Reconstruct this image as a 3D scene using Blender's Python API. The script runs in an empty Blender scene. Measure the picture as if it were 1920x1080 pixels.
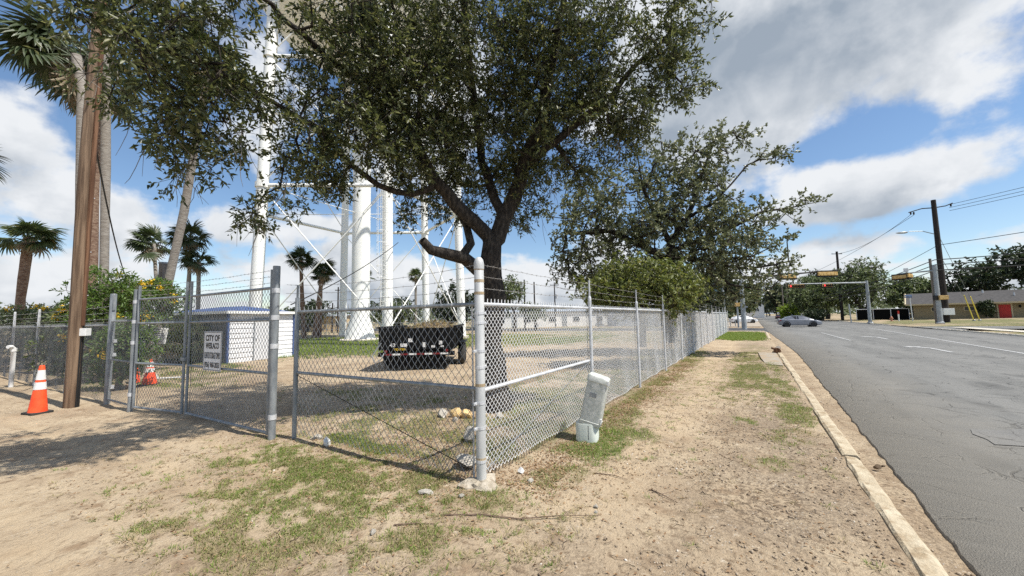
import bpy, bmesh, math, random
import numpy as np
from mathutils import Vector, Matrix
rnd = random.Random(11)
rng = np.random.default_rng(11)
sc = bpy.context.scene
col = sc.collection
R = math.radians
# ------------------------------------------------------------------ camera
PSI, PIT, ROLL, EYE = R(32.10), R(4.61), R(1.1), 1.67
_F = Vector((-math.sin(PSI)*math.cos(PIT), math.cos(PSI)*math.cos(PIT), math.sin(PIT)))
_R = Vector((math.cos(PSI), math.sin(PSI), 0.0))
_U = _R.cross(_F)
_c, _s = math.cos(ROLL), math.sin(ROLL)
_R2, _U2 = _R*_c - _U*_s, _U*_c + _R*_s
cd = bpy.data.cameras.new('camera'); cam = bpy.data.objects.new('camera', cd); col.objects.link(cam)
cd.sensor_fit = 'HORIZONTAL'; cd.sensor_width = 36.0; cd.lens = 36.0*715/1920
cd.clip_start = 0.05; cd.clip_end = 6000
cam.matrix_world = Matrix(((_R2.x, _U2.x, -_F.x, 0), (_R2.y, _U2.y, -_F.y, 0), (_R2.z, _U2.z, -_F.z, EYE), (0, 0, 0, 1)))
sc.camera = cam
# ------------------------------------------------------------------ sky, sun, exposure
SUN_EL, SUN_AZ = R(60), R(5)            # SUN_AZ: angle of the sun from +X towards +Y
SKY_STRENGTH, SUN_STRENGTH, EXPOSURE = 0.10, 4.9, 0.32
w = bpy.data.worlds.new('World'); sc.world = w; w.use_nodes = True
w.cycles.sampling_method = 'MANUAL'; w.cycles.sample_map_resolution = 256
nt = w.node_tree; nt.nodes.clear()
def N(tree, typ, **kw):
    n = tree.nodes.new(typ)
    for k, v in kw.items(): setattr(n, k, v)
    return n
def link(tree, a, b): tree.links.new(a, b)
def M(tree, op, a, b=None, c=None, clamp=False):
    n = tree.nodes.new('ShaderNodeMath'); n.operation = op; n.use_clamp = clamp
    for i, x in enumerate((a, b, c)):
        if x is None: continue
        if isinstance(x, (int, float)): n.inputs[i].default_value = x
        else: tree.links.new(x, n.inputs[i])
    return n.outputs[0]
def smooth(tree, x, lo, hi):
    n = tree.nodes.new('ShaderNodeMapRange'); n.interpolation_type = 'SMOOTHSTEP'
    tree.links.new(x, n.inputs[0]); n.inputs[1].default_value = lo; n.inputs[2].default_value = hi
    return n.outputs[0]
# cloud banks: azimuth (deg, from +Y towards -X), elevation, half width, half height, weight
CLOUDS = [(-8,30,22,10,.36),(4,31,9,9,.28),(-8,13.5,8,3.0,.36),(-15,14.2,5,3.4,.32),(-11,7,10,1.6,.24),(-6,4.6,8,1.8,.22),(8,3,9,2.2,.15),
          (15,21,7,5.5,-.38),(-9,18.7,5,1.7,-.32),(-18,17.5,4.5,2.2,-.26),(-23,11,2.5,3,-.24),(-8,9.6,7,1.0,-.2),(2,9,4,3.5,-.15),
          (87,26,4,5,-.40),(73,16.5,5,4.5,-.26),(58,17,7,3.6,-.30),(40,12,8,3.6,-.28),(30,14,7,5,-.26),(79,20,5,3.2,-.30),
          (85,19,4,3.2,.20),(81,12,7,2.8,.28),(69,12,3,2.2,.22),(84,5,6,2.6,.26),(73,6.5,9,2,.24),(61,13.3,4,1.9,.26),(59,7,7,3,.28),(46,30,13,9,.25),(45,6,8,2.4,.28),(32,10.3,4,2.2,.22),(28,6,7,2.8,.34),(17,8,5,3,.16),(30,1.0,400,3.4,.26)]
g = bpy.data.node_groups.new('cloud_density', 'ShaderNodeTree')
g.interface.new_socket('Vector', in_out='INPUT', socket_type='NodeSocketVector')
g.interface.new_socket('Density', in_out='OUTPUT', socket_type='NodeSocketFloat')
gi, go = N(g, 'NodeGroupInput'), N(g, 'NodeGroupOutput')
nrm = N(g, 'ShaderNodeVectorMath', operation='NORMALIZE'); link(g, gi.outputs[0], nrm.inputs[0])
sp = N(g, 'ShaderNodeSeparateXYZ'); link(g, nrm.outputs[0], sp.inputs[0])
az = M(g, 'MULTIPLY', M(g, 'ARCTAN2', M(g, 'MULTIPLY', sp.outputs[0], -1.0), sp.outputs[1]), 57.2958)
el = M(g, 'MULTIPLY', M(g, 'ARCSINE', sp.outputs[2]), 57.2958)
zz = M(g, 'ADD', M(g, 'MAXIMUM', sp.outputs[2], 0.0), 0.16)
cb = N(g, 'ShaderNodeCombineXYZ')
link(g, M(g, 'DIVIDE', sp.outputs[0], zz), cb.inputs[0]); link(g, M(g, 'DIVIDE', sp.outputs[1], zz), cb.inputs[1])
link(g, M(g, 'MULTIPLY', sp.outputs[2], 2.2), cb.inputs[2])
n1 = N(g, 'ShaderNodeTexNoise'); n1.inputs['Scale'].default_value = 1.7; n1.inputs['Detail'].default_value = 8; n1.inputs['Roughness'].default_value = .56
n1.inputs['Distortion'].default_value = .25
link(g, cb.outputs[0], n1.inputs['Vector'])
n2 = N(g, 'ShaderNodeTexNoise'); n2.inputs['Scale'].default_value = 6.0; n2.inputs['Detail'].default_value = 9; n2.inputs['Roughness'].default_value = .58
link(g, nrm.outputs[0], n2.inputs['Vector'])
tot = M(g, 'ADD', M(g, 'MULTIPLY', n1.outputs[0], .52), M(g, 'MULTIPLY', n2.outputs[0], .93))
for a, e, wa, we, k in CLOUDS:
    dx = M(g, 'DIVIDE', M(g, 'SUBTRACT', az, a), wa); dy = M(g, 'DIVIDE', M(g, 'SUBTRACT', el, e), we)
    q = M(g, 'ADD', M(g, 'MULTIPLY', dx, dx), M(g, 'MULTIPLY', dy, dy))
    tot = M(g, 'ADD', tot, M(g, 'MULTIPLY', M(g, 'EXPONENT', M(g, 'MULTIPLY', q, -1.0)), k*.8))
link(g, tot, go.inputs[0])
tc = N(nt, 'ShaderNodeTexCoord')
def density(off):
    v = tc.outputs['Generated']
    if off:
        a = N(nt, 'ShaderNodeVectorMath', operation='ADD'); link(nt, v, a.inputs[0]); a.inputs[1].default_value = off; v = a.outputs[0]
    q = N(nt, 'ShaderNodeGroup'); q.node_tree = g; link(nt, v, q.inputs[0]); return q.outputs[0]
d0 = density(None); d1 = density((.03, .0, .055))
alpha = smooth(nt, d0, .70, .885)
thick = M(nt, 'ADD', M(nt, 'MULTIPLY', smooth(nt, d1, .74, 1.12), .66), M(nt, 'MULTIPLY', smooth(nt, d0, .88, 1.24), .34))
n3 = N(nt, 'ShaderNodeTexNoise'); n3.inputs['Scale'].default_value = 8.0; n3.inputs['Detail'].default_value = 6; n3.inputs['Distortion'].default_value = .4; link(nt, tc.outputs['Generated'], n3.inputs['Vector'])
thick = M(nt, 'ADD', thick, M(nt, 'MULTIPLY', M(nt, 'SUBTRACT', n3.outputs[0], .52), 1.5), clamp=True)
ccol = N(nt, 'ShaderNodeMix', data_type='RGBA'); link(nt, thick, ccol.inputs[0])
ccol.inputs[6].default_value = (.69, .71, .735, 1); ccol.inputs[7].default_value = (.275, .325, .39, 1)
sky = N(nt, 'ShaderNodeTexSky', sky_type='NISHITA', sun_disc=False, sun_elevation=SUN_EL, sun_rotation=R(90)-SUN_AZ)
sky.air_density = 1.0; sky.dust_density = .3; sky.ozone_density = 1.6
skm = N(nt, 'ShaderNodeVectorMath', operation='SCALE'); skm.inputs['Scale'].default_value = SKY_STRENGTH
hsv = N(nt, 'ShaderNodeHueSaturation'); hsv.inputs['Saturation'].default_value = 1.08; hsv.inputs['Value'].default_value = 1.2; link(nt, sky.outputs[0], hsv.inputs['Color']); link(nt, hsv.outputs[0], skm.inputs[0])
mix = N(nt, 'ShaderNodeMix', data_type='RGBA'); link(nt, alpha, mix.inputs[0]); link(nt, skm.outputs[0], mix.inputs[6]); link(nt, ccol.outputs[2], mix.inputs[7])
bg = N(nt, 'ShaderNodeBackground'); bg.inputs[1].default_value = 1.0; link(nt, mix.outputs[2], bg.inputs[0])
link(nt, bg.outputs[0], N(nt, 'ShaderNodeOutputWorld').inputs[0])
sl = bpy.data.lights.new('sun', 'SUN'); sl.energy = SUN_STRENGTH; sl.angle = R(.53); sl.color = (1, .955, .88)
so = bpy.data.objects.new('sun', sl); col.objects.link(so)
sdir = Vector((math.cos(SUN_AZ)*math.cos(SUN_EL), math.sin(SUN_AZ)*math.cos(SUN_EL), math.sin(SUN_EL)))
so.rotation_euler = sdir.to_track_quat('Z', 'Y').to_euler(); so.location = (0, 0, 60)
sc.view_settings.view_transform = 'Standard'; sc.view_settings.look = 'None'
sc.view_settings.exposure = EXPOSURE; sc.view_settings.gamma = 1.0; sc.view_settings.use_curve_mapping = False
sc.cycles.use_denoising = False; sc.cycles.max_bounces = 6; sc.cycles.transparent_max_bounces = 8

# ------------------------------------------------------------------ helpers
def tag(o, label=None, cat=None, group=None, kind=None):
    if label: o['label'] = label
    if cat: o['category'] = cat
    if group: o['group'] = group
    if kind: o['kind'] = kind
    return o
def thing(name, label, cat, loc=(0, 0, 0), rz=0.0, group=None):
    o = bpy.data.objects.new(name, None); col.objects.link(o); o.empty_display_size = .2
    o.location = loc; o.rotation_euler = (0, 0, rz)
    return tag(o, label, cat, group)
def link_mesh(name, me, mats, parent=None, loc=None, smooth_=False):
    o = bpy.data.objects.new(name, me); col.objects.link(o)
    if mats is not None and not me.materials:
        for m in (mats if isinstance(mats, (list, tuple)) else [mats]): me.materials.append(m)
    if smooth_: me.polygons.foreach_set('use_smooth', [True]*len(me.polygons))
    if parent: o.parent = parent
    if loc is not None: o.location = loc
    return o
def copy_tree(o, parent=None, depth=0):
    c = o.copy(); col.objects.link(c); c.parent = parent
    for ch in list(o.children): copy_tree(ch, c, depth+1)
    return c
class MB:
    """collects vertices and faces of one mesh"""
    def __init__(s, off=(0, 0, 0)): s.v = []; s.f = []; s.mi = []; s.cur = 0; s.off = Vector(off)
    def add(s, vs, fs):
        b = len(s.v); s.v += [tuple(Vector(p) - s.off) for p in vs]; s.f += [tuple(b+i for i in f) for f in fs]; s.mi += [s.cur]*len(fs)
        return s
    def box(s, c, d, rz=0.0, m=None):
        hx, hy, hz = d[0]/2, d[1]/2, d[2]/2; ca, sa = math.cos(rz), math.sin(rz); vs = []
        for z in (-hz, hz):
            for x, y in ((-hx, -hy), (hx, -hy), (hx, hy), (-hx, hy)):
                p = Vector((x*ca - y*sa, x*sa + y*ca, z))
                if m is not None: p = m @ Vector((x, y, z))
                vs.append(p + Vector(c))
        return s.add(vs, [(3, 2, 1, 0), (4, 5, 6, 7), (0, 1, 5, 4), (1, 2, 6, 5), (2, 3, 7, 6), (3, 0, 4, 7)])
    def tube(s, pts, r, n=8, cap=True, squash=None):
        P = [Vector(p) for p in pts]; k = len(P); rr = r if isinstance(r, (list, tuple)) else [r]*k
        t0 = (P[1]-P[0]).normalized(); a = Vector((0, 0, 1)) if abs(t0.z) < .9 else Vector((1, 0, 0))
        u = t0.cross(a).normalized(); vs = []
        for i in range(k):
            t = (P[min(i+1, k-1)] - P[max(i-1, 0)]).normalized()
            u = (u - t*u.dot(t)).normalized(); w_ = t.cross(u)
            for j in range(n):
                an = 2*math.pi*j/n; vs.append(P[i] + (u*math.cos(an) + w_*math.sin(an))*rr[i])
        fs = [(i*n+j, i*n+(j+1) % n, (i+1)*n+(j+1) % n, (i+1)*n+j) for i in range(k-1) for j in range(n)]
        if cap: fs += [tuple(range(n-1, -1, -1)), tuple((k-1)*n+j for j in range(n))]
        return s.add(vs, fs)
    def lathe(s, prof, c=(0, 0, 0), n=16, a0=0.0):
        vs = [(c[0]+r*math.cos(2*math.pi*j/n+a0), c[1]+r*math.sin(2*math.pi*j/n+a0), c[2]+z) for r, z in prof for j in range(n)]
        k = len(prof)
        fs = [(i*n+j, i*n+(j+1) % n, (i+1)*n+(j+1) % n, (i+1)*n+j) for i in range(k-1) for j in range(n)]
        fs += [tuple(range(n-1, -1, -1)), tuple((k-1)*n+j for j in range(n))]
        return s.add(vs, fs)
    def prism(s, poly, axis_vec):
        n = len(poly); a = Vector(axis_vec); vs = [Vector(p) for p in poly] + [Vector(p)+a for p in poly]
        return s.add(vs, [tuple(range(n-1, -1, -1)), tuple(range(n, 2*n))] + [(i, (i+1) % n, n+(i+1) % n, n+i) for i in range(n)])
    def mesh(s, name='m'):
        me = bpy.data.meshes.new(name); me.from_pydata(s.v, [], s.f); me.update()
        if any(s.mi): me.polygons.foreach_set('material_index', s.mi)
        return me
    def build(s, name, mats, parent=None, smooth_=False, bevel=0.0, loc=None):
        me = s.mesh(name)
        if bevel:
            bm = bmesh.new(); bm.from_mesh(me)
            bmesh.ops.recalc_face_normals(bm, faces=bm.faces)
            bmesh.ops.bevel(bm, geom=bm.edges[:], offset=bevel, segments=2, affect='EDGES', profile=.6, clamp_overlap=True)
            bm.to_mesh(me); bm.free()
        return link_mesh(name, me, mats, parent, loc, smooth_)
def autosmooth(o, ang=35):
    me = o.data; me.polygons.foreach_set('use_smooth', [True]*len(me.polygons)); me.set_sharp_from_angle(angle=R(ang)); return o
def np_mesh(name, V, Fc):
    """V (n,3), Fc (m,k) with constant k"""
    me = bpy.data.meshes.new(name); V = np.asarray(V, np.float32); Fc = np.asarray(Fc, np.int32); k = Fc.shape[1]
    me.vertices.add(len(V)); me.vertices.foreach_set('co', V.ravel())
    me.loops.add(Fc.size); me.loops.foreach_set('vertex_index', Fc.ravel())
    me.polygons.add(len(Fc)); me.polygons.foreach_set('loop_start', np.arange(0, Fc.size, k, dtype=np.int32))
    me.update(calc_edges=True); return me
def _hash(ix, iy, s):
    h = np.sin(ix*127.1 + iy*311.7 + s*74.7)*43758.5453
    return h - np.floor(h)
def vnoise(x, y, s=0):
    x = np.asarray(x, float); y = np.asarray(y, float)
    ix, iy = np.floor(x), np.floor(y); fx, fy = x-ix, y-iy
    fx = fx*fx*(3-2*fx); fy = fy*fy*(3-2*fy)
    a = _hash(ix, iy, s)*(1-fx) + _hash(ix+1, iy, s)*fx; b = _hash(ix, iy+1, s)*(1-fx) + _hash(ix+1, iy+1, s)*fx
    return a*(1-fy) + b*fy
def fbm(x, y, s=0, o=4):
    t = 0; a = .5; n = 0
    for i in range(o): t = t + a*vnoise(np.asarray(x)*2**i, np.asarray(y)*2**i, s+i); n += a; a *= .5
    return t/n
# ------------------------------------------------------------------ materials
def mat(name, c1, c2=None, scale=4.0, rough=.8, bump=0.0, bscale=None, metal=0.0, stretch=(1, 1, 1), detail=5, spec=.4, c3=None, s3=1.0, lo=.35, hi=.65, lo3=.55, hi3=.7, coord='Object', vary=0.0):
    m = bpy.data.materials.new(name); m.use_nodes = True; t = m.node_tree; b = t.nodes['Principled BSDF']
    b.inputs['Roughness'].default_value = rough; b.inputs['Metallic'].default_value = metal; b.inputs['Specular IOR Level'].default_value = spec
    c1 = tuple(c1)+(1,)
    if c2 is None and not bump: b.inputs['Base Color'].default_value = c1; return m
    tc_ = N(t, 'ShaderNodeTexCoord'); mp = N(t, 'ShaderNodeMapping'); mp.inputs['Scale'].default_value = stretch; link(t, tc_.outputs[coord], mp.inputs[0])
    def noise(sc_, d=detail):
        n = N(t, 'ShaderNodeTexNoise'); n.inputs['Scale'].default_value = sc_; n.inputs['Detail'].default_value = d; n.inputs['Roughness'].default_value = .6
        link(t, mp.outputs[0], n.inputs['Vector']); return n.outputs[0]
    c = None
    if c2 is not None:
        mx = N(t, 'ShaderNodeMix', data_type='RGBA'); link(t, smooth(t, noise(scale), lo, hi), mx.inputs[0])
        mx.inputs[6].default_value = c1; mx.inputs[7].default_value = tuple(c2)+(1,); c = mx.outputs[2]
    if c3 is not None:
        mx = N(t, 'ShaderNodeMix', data_type='RGBA'); link(t, smooth(t, noise(s3), lo3, hi3), mx.inputs[0])
        if c is None: mx.inputs[6].default_value = c1
        else: link(t, c, mx.inputs[6])
        mx.inputs[7].default_value = tuple(c3)+(1,); c = mx.outputs[2]
    if vary:
        oi = N(t, 'ShaderNodeObjectInfo'); hs = N(t, 'ShaderNodeHueSaturation')
        link(t, M(t, 'MULTIPLY_ADD', oi.outputs['Random'], 2*vary, 1-vary), hs.inputs['Value'])
        if c is None: hs.inputs['Color'].default_value = c1
        else: link(t, c, hs.inputs['Color'])
        c = hs.outputs[0]
    if c is None: b.inputs['Base Color'].default_value = c1
    else: link(t, c, b.inputs['Base Color'])
    if bump:
        bp = N(t, 'ShaderNodeBump'); bp.inputs['Strength'].default_value = bump; bp.inputs['Distance'].default_value = .02
        link(t, noise(bscale or scale*3), bp.inputs['Height']); link(t, bp.outputs[0], b.inputs['Normal'])
    return m
def leafmat(name, c1, c2, c3=None, rough=.45, trans=.3, spec=.5):
    m = bpy.data.materials.new(name); m.use_nodes = True; t = m.node_tree; b = t.nodes['Principled BSDF']; out = t.nodes['Material Output']
    ge = N(t, 'ShaderNodeNewGeometry'); rp = N(t, 'ShaderNodeValToRGB'); link(t, ge.outputs['Random Per Island'], rp.inputs[0])
    e = rp.color_ramp.elements; e[0].color = tuple(c1)+(1,); e[1].color = tuple(c2)+(1,)
    if c3 is not None: x = e.new(.93); x.color = tuple(c2)+(1,); e[-1].color = tuple(c3)+(1,); e[-1].position = 1.0
    link(t, rp.outputs[0], b.inputs['Base Color']); b.inputs['Roughness'].default_value = rough; b.inputs['Specular IOR Level'].default_value = spec
    tr = N(t, 'ShaderNodeBsdfTranslucent'); hs = N(t, 'ShaderNodeHueSaturation'); hs.inputs['Value'].default_value = 1.5; hs.inputs['Saturation'].default_value = 1.15
    link(t, rp.outputs[0], hs.inputs['Color']); link(t, hs.outputs[0], tr.inputs[0])
    ms = N(t, 'ShaderNodeMixShader'); ms.inputs[0].default_value = trans; link(t, b.outputs[0], ms.inputs[1]); link(t, tr.outputs[0], ms.inputs[2]); link(t, ms.outputs[0], out.inputs[0])
    return m
m_galv = mat('galvanised_steel', (.50, .51, .52), (.66, .67, .68), 9, .5, .06, 30, metal=.15, spec=.5)
m_galvd = mat('weathered_galvanised_steel', (.20, .22, .235), (.32, .34, .35), 14, .5, .06, 30, metal=.3, stretch=(1, 1, .3))
m_post = mat('old_galvanised_post', (.46, .47, .46), (.60, .60, .58), 7, .55, .08, 25, metal=.2, stretch=(1, 1, .25), c3=(.42, .33, .22), s3=3.0, lo3=.6, hi3=.75)
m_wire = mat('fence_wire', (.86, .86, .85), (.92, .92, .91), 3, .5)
m_wired = mat('shaded_fence_wire', (.26, .27, .28), (.42, .43, .43), 3, .5, metal=.15)  # grey copy of the fence wire, shadow-side tone put into its colour
m_barb = mat('barbed_wire_steel', (.30, .30, .29), (.42, .40, .38), 5, .6, metal=.3)
m_conc = mat('pale_concrete', (.48, .44, .36), (.62, .57, .48), 6, .9, .35, 40, c3=(.42, .36, .27), s3=2.2)
m_white = mat('white_tower_paint', (.82, .82, .78), (.87, .87, .84), 1.2, .5, c3=(.70, .68, .60), s3=2.2, lo3=.55, hi3=.85, stretch=(1, 1, .12))
m_black = mat('black_paint', (.004, .004, .0045), (.008, .008, .008), 6, .6, spec=.15)
m_rubber = mat('tyre_rubber', (.022, .022, .022), (.05, .048, .044), 8, .85)
m_orange = mat('orange_cone_plastic', (.85, .075, .02), (.92, .11, .03), 5, .5)
m_cwhite = mat('white_reflective_band', (.80, .80, .78), (.70, .70, .68), 12, .4)
m_bark = mat('oak_bark', (.022, .017, .013), (.080, .065, .050), 22, .95, 1.0, 30, stretch=(1, 1, .35), detail=8, lo=.4, hi=.7)
m_twig = mat('grey_twig', (.16, .14, .12), (.25, .23, .20), 6, .9)
m_pole = mat('brown_pole_wood', (.10, .062, .038), (.25, .17, .11), 16, .85, .9, 40, stretch=(1, 1, .05), c3=(.06, .033, .02), s3=2.0, lo3=.55, hi3=.75)
m_dpole = mat('dark_treated_pole_wood', (.018, .014, .012), (.04, .03, .025), 12, .85, .3, 30, stretch=(1, 1, .08))
m_gpole = mat('grey_pole_wood', (.13, .11, .09), (.22, .19, .16), 12, .85, .3, 30, stretch=(1, 1, .08))
m_cable = mat('black_cable', (.012, .012, .012), rough=.6)
# ------------------------------------------------------------------ ground
KERB_X0, KERB_X1, ROAD_R = .80, .97, 14.4
CROSS0, CROSS1 = 45.5, 58.5
def sstep(x, a, b):
    t = np.clip((np.asarray(x, float)-a)/(b-a), 0, 1); return t*t*(3-2*t)
def gz(x, y):
    x = np.asarray(x, float); y = np.asarray(y, float)
    near = np.exp(-((x+2)**2+(y-6)**2)/900)
    z = (fbm(x*.45, y*.45, 3)-.5)*.10*near + (fbm(x*2.2, y*2.2, 7)-.5)*.05*near + (fbm(x*7, y*7, 9, 3)-.5)*.026*near
    # tyre ruts worn into the verge
    z = z - .018*np.exp(-((x+.55+.1*np.sin(y*.4))/.22)**2)*near
    for c0, k0 in ((1.75, .10), (.55, .10), (2.35, -.06)):      # wheel ruts leading to the gate
        z = z - .022*np.exp(-((y-c0-k0*(x+5)+.04*np.sin(x*1.3))/.11)**2)*sstep(-x, 3.2, 4.5)*near
    z = z*(1-.85*sstep(x, .45, .8))
    road = sstep(x, .88, .95)
    z = z*(1-road) + road*(-.105 + (fbm(x*6, y*6, 5)-.5)*.03*near)
    under = sstep(x, 1.5, 1.9); z = z*(1-under) + under*(-.20)
    right = sstep(x, ROAD_R+.05, ROAD_R+.12); z = z*(1-right) + right*(-.01 + .018*np.clip(x-ROAD_R, 0, 30) + (fbm(x*.8, y*.8, 4)-.5)*.08)
    cr = sstep(y, CROSS0-.1, CROSS0)*(1-sstep(y, CROSS1, CROSS1+.1)); z = z*(1-cr) + cr*(-.20)
    return z
def gz1(x, y): return float(gz(np.array([x]), np.array([y]))[0])
# grass areas: x, y, rx, ry, rot(deg), density, green(0 dry .. 1 lush)
GRASS = [(-3.55,2.35,1.34,0.78,0,0.7,0.48),(-3.0,2.75,0.96,0.5,0,0.66,0.32),(-4.3,2.65,0.96,0.56,0,0.79,0.56),(-2.55,2.2,0.58,0.5,0,0.61,0.32),(-5.3,2.75,0.58,0.35,0,0.79,0.64),(-3.3,1.65,1.02,0.44,15,0.48,0.24),(-2.3,1.7,0.45,0.5,0,0.44,0.28),(-4.6,2.0,0.7,0.44,0,0.44,0.36),(-2.4,1.25,0.45,0.31,0,0.44,0.4),(-5.4,2.2,0.32,0.25,0,0.4,0.48),(-4.0,1.3,0.64,0.18,20,0.4,0.4),(-3.2,2.55,1.5,0.75,0,0.62,0.4),(-2.3,2.6,0.5,0.45,0,0.6,0.4),
         (-1.95,5.0,.42,.75,0,1.0,.95),(-2.0,6.3,.35,.9,0,.6,.4),(-1.95,4.1,.35,.6,0,.55,.35),(-2.05,8.6,.35,1.8,0,.4,.3),(-1.55,5.6,.35,.6,0,.5,.7),
         (.35,10.5,.36,1.8,0,.8,.5),(.5,8.2,.26,1.0,0,.8,.5),(-.15,12.5,.5,3.0,0,.85,.45),(.5,14.0,.25,2.4,0,.6,.5),(-.4,17.5,.6,2.6,0,.6,.35),(.35,6.6,.3,.5,0,.5,.4),(-.5,9.5,.3,1.0,0,.5,.4),(-.1,22,.7,3,0,.5,.4),(-.2,7.2,.16,.2,0,.6,.7),(.1,5.3,.18,.3,0,.5,.5),(-1.9,12.5,.35,3,0,.3,.3),
         (-3.5,4.1,1.0,.6,0,.75,.6),(-5.4,4.4,1.8,.8,0,.55,.5),(-6.8,5.6,2.2,.9,0,.45,.45),(-3.2,6.4,1.2,2.4,0,.75,.55),(-3.0,10,1.2,4,0,.8,.45),(-4.2,9,1.4,3,0,.6,.4),(-3.2,17,1.4,6,0,.7,.45),(-4.6,3.6,.8,.4,0,.7,.7),
         (-14.5,4.3,2.2,.7,0,.6,.55),(-17,5.6,3,.9,0,.6,.5),(-19.5,7.0,3.0,.6,0,.8,.7),(-13,4.9,2.2,.5,0,.3,.4),(-17,2.9,4,.6,0,.4,.6)]
LAWN = [(-22,15,6.5,6.0,30,1.0,.9),(-30,21,10,8,30,.95,.9),(-14,25,9,5,40,.85,.65),(-8,33,6,10,0,.7,.55),(-.8,33,1.6,4.6,0,1.1,1.0),(-.9,38.5,1.8,3.5,0,1.1,1.0),(22,50,8,14,0,1.05,.8),(24,76,10,12,0,1.15,.95),(19,36,5,15,0,1.0,.7),(35,70,14,20,0,.8,.7),(12,110,8,35,0,.1,.5)]
def patch(x, y, L):
    out = np.zeros_like(np.asarray(x, float)); grn = np.zeros_like(out)
    for (px, py, rx, ry, ro, d, gr) in L:
        c, s_ = math.cos(R(ro)), math.sin(R(ro)); dx = x-px; dy = y-py
        q = ((dx*c+dy*s_)/rx)**2 + ((-dx*s_+dy*c)/ry)**2
        v = d*np.exp(-q*q*.75) ; up = v > out; out = np.where(up, v, out); grn = np.where(up, gr, grn)
    return out, grn
def grassmask(x, y):
    x = np.asarray(x, float); y = np.asarray(y, float)
    a, ga = patch(x, y, GRASS); b, gb = patch(x, y, LAWN)
    m = np.maximum(a, b); gr = np.where(a >= b, ga, gb)
    n = fbm(x*2.3, y*2.3, 21)*.62 + fbm(x*9, y*9, 23, 3)*.38; n2 = fbm(x*.35, y*.35, 31)
    far = sstep(np.hypot(x+2, y-4), 14, 34)
    br = (x > ROAD_R+.6)*1.0
    m = np.maximum(m, far*(.35+.5*sstep(n2, .42, .6))*(1-((x > -2.6) & (x < ROAD_R+.6))*1.0))
    gr = np.where(m > np.maximum(a, b), .45+.4*sstep(n2, .45, .62), gr)
    return np.clip((m*1.75 - 1.28 + 1.15*sstep(n, .34, .64))*1.25, 0, 1), gr
xs = np.concatenate([-np.geomspace(24, 2600, 46)[::-1], np.arange(-23.6, -8, .22), np.arange(-8, 1.0, .055), np.arange(1.0, 2.0, .11), np.arange(2.5, 14.3, 2.3), np.arange(14.4, 15.2, .1), np.arange(15.6, 42, 1.2), np.geomspace(43, 2600, 30)])
ys = np.concatenate([-np.geomspace(4, 600, 16)[::-1], np.arange(-3, .8, .4), np.arange(.8, 9, .055), np.arange(9, 20, .16), np.arange(20.2, 45, .6), np.array([45.38, 45.44, 45.52]), np.arange(46, 58.4, 2), np.array([58.5, 58.6]), np.arange(59, 120, 2.2), np.geomspace(122, 4000, 40)])
X, Y = np.meshgrid(xs, ys); Z = gz(X, Y); nx, ny = len(xs), len(ys)
V = np.stack([X, Y, Z], -1).reshape(-1, 3)
I = (np.arange(ny-1)[:, None]*nx + np.arange(nx-1)[None]).ravel()
gme = np_mesh('ground', V, np.stack([I, I+1, I+nx+1, I+nx], -1))
gm_, gg_ = grassmask(X.ravel(), Y.ravel())
at = gme.attributes.new('grass', 'FLOAT', 'POINT'); at.data.foreach_set('value', gm_.astype(np.float32))
at = gme.attributes.new('lush', 'FLOAT', 'POINT'); at.data.foreach_set('value', gg_.astype(np.float32))
gv_ = np.exp(-((X-.1)/.75)**2)*(Y > 0)*sstep(fbm(X*1.1, Y*.7, 61), .30, .62) + .45*np.exp(-((X-1.1)/.2)**2) + .5*sstep(fbm(X*.8, Y*.8, 63), .55, .75)*(X < .7)
pt_ = np.exp(-((X+1.2+.15*np.sin(Y*.5))/.33)**2)*(Y > 3)*.8
for c0, k0 in ((1.75, .10), (.55, .10), (2.35, -.06)): pt_ = np.maximum(pt_, .8*np.exp(-((Y-c0-k0*(X+5)+.04*np.sin(X*1.3))/.16)**2)*sstep(-X, 3.2, 4.5))
at = gme.attributes.new('path', 'FLOAT', 'POINT'); at.data.foreach_set('value', np.clip(pt_, 0, 1).ravel().astype(np.float32))
at = gme.attributes.new('gravel', 'FLOAT', 'POINT'); at.data.foreach_set('value', np.clip(gv_, 0, 1).ravel().astype(np.float32))
gme.polygons.foreach_set('use_smooth', [True]*len(gme.polygons))
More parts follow.
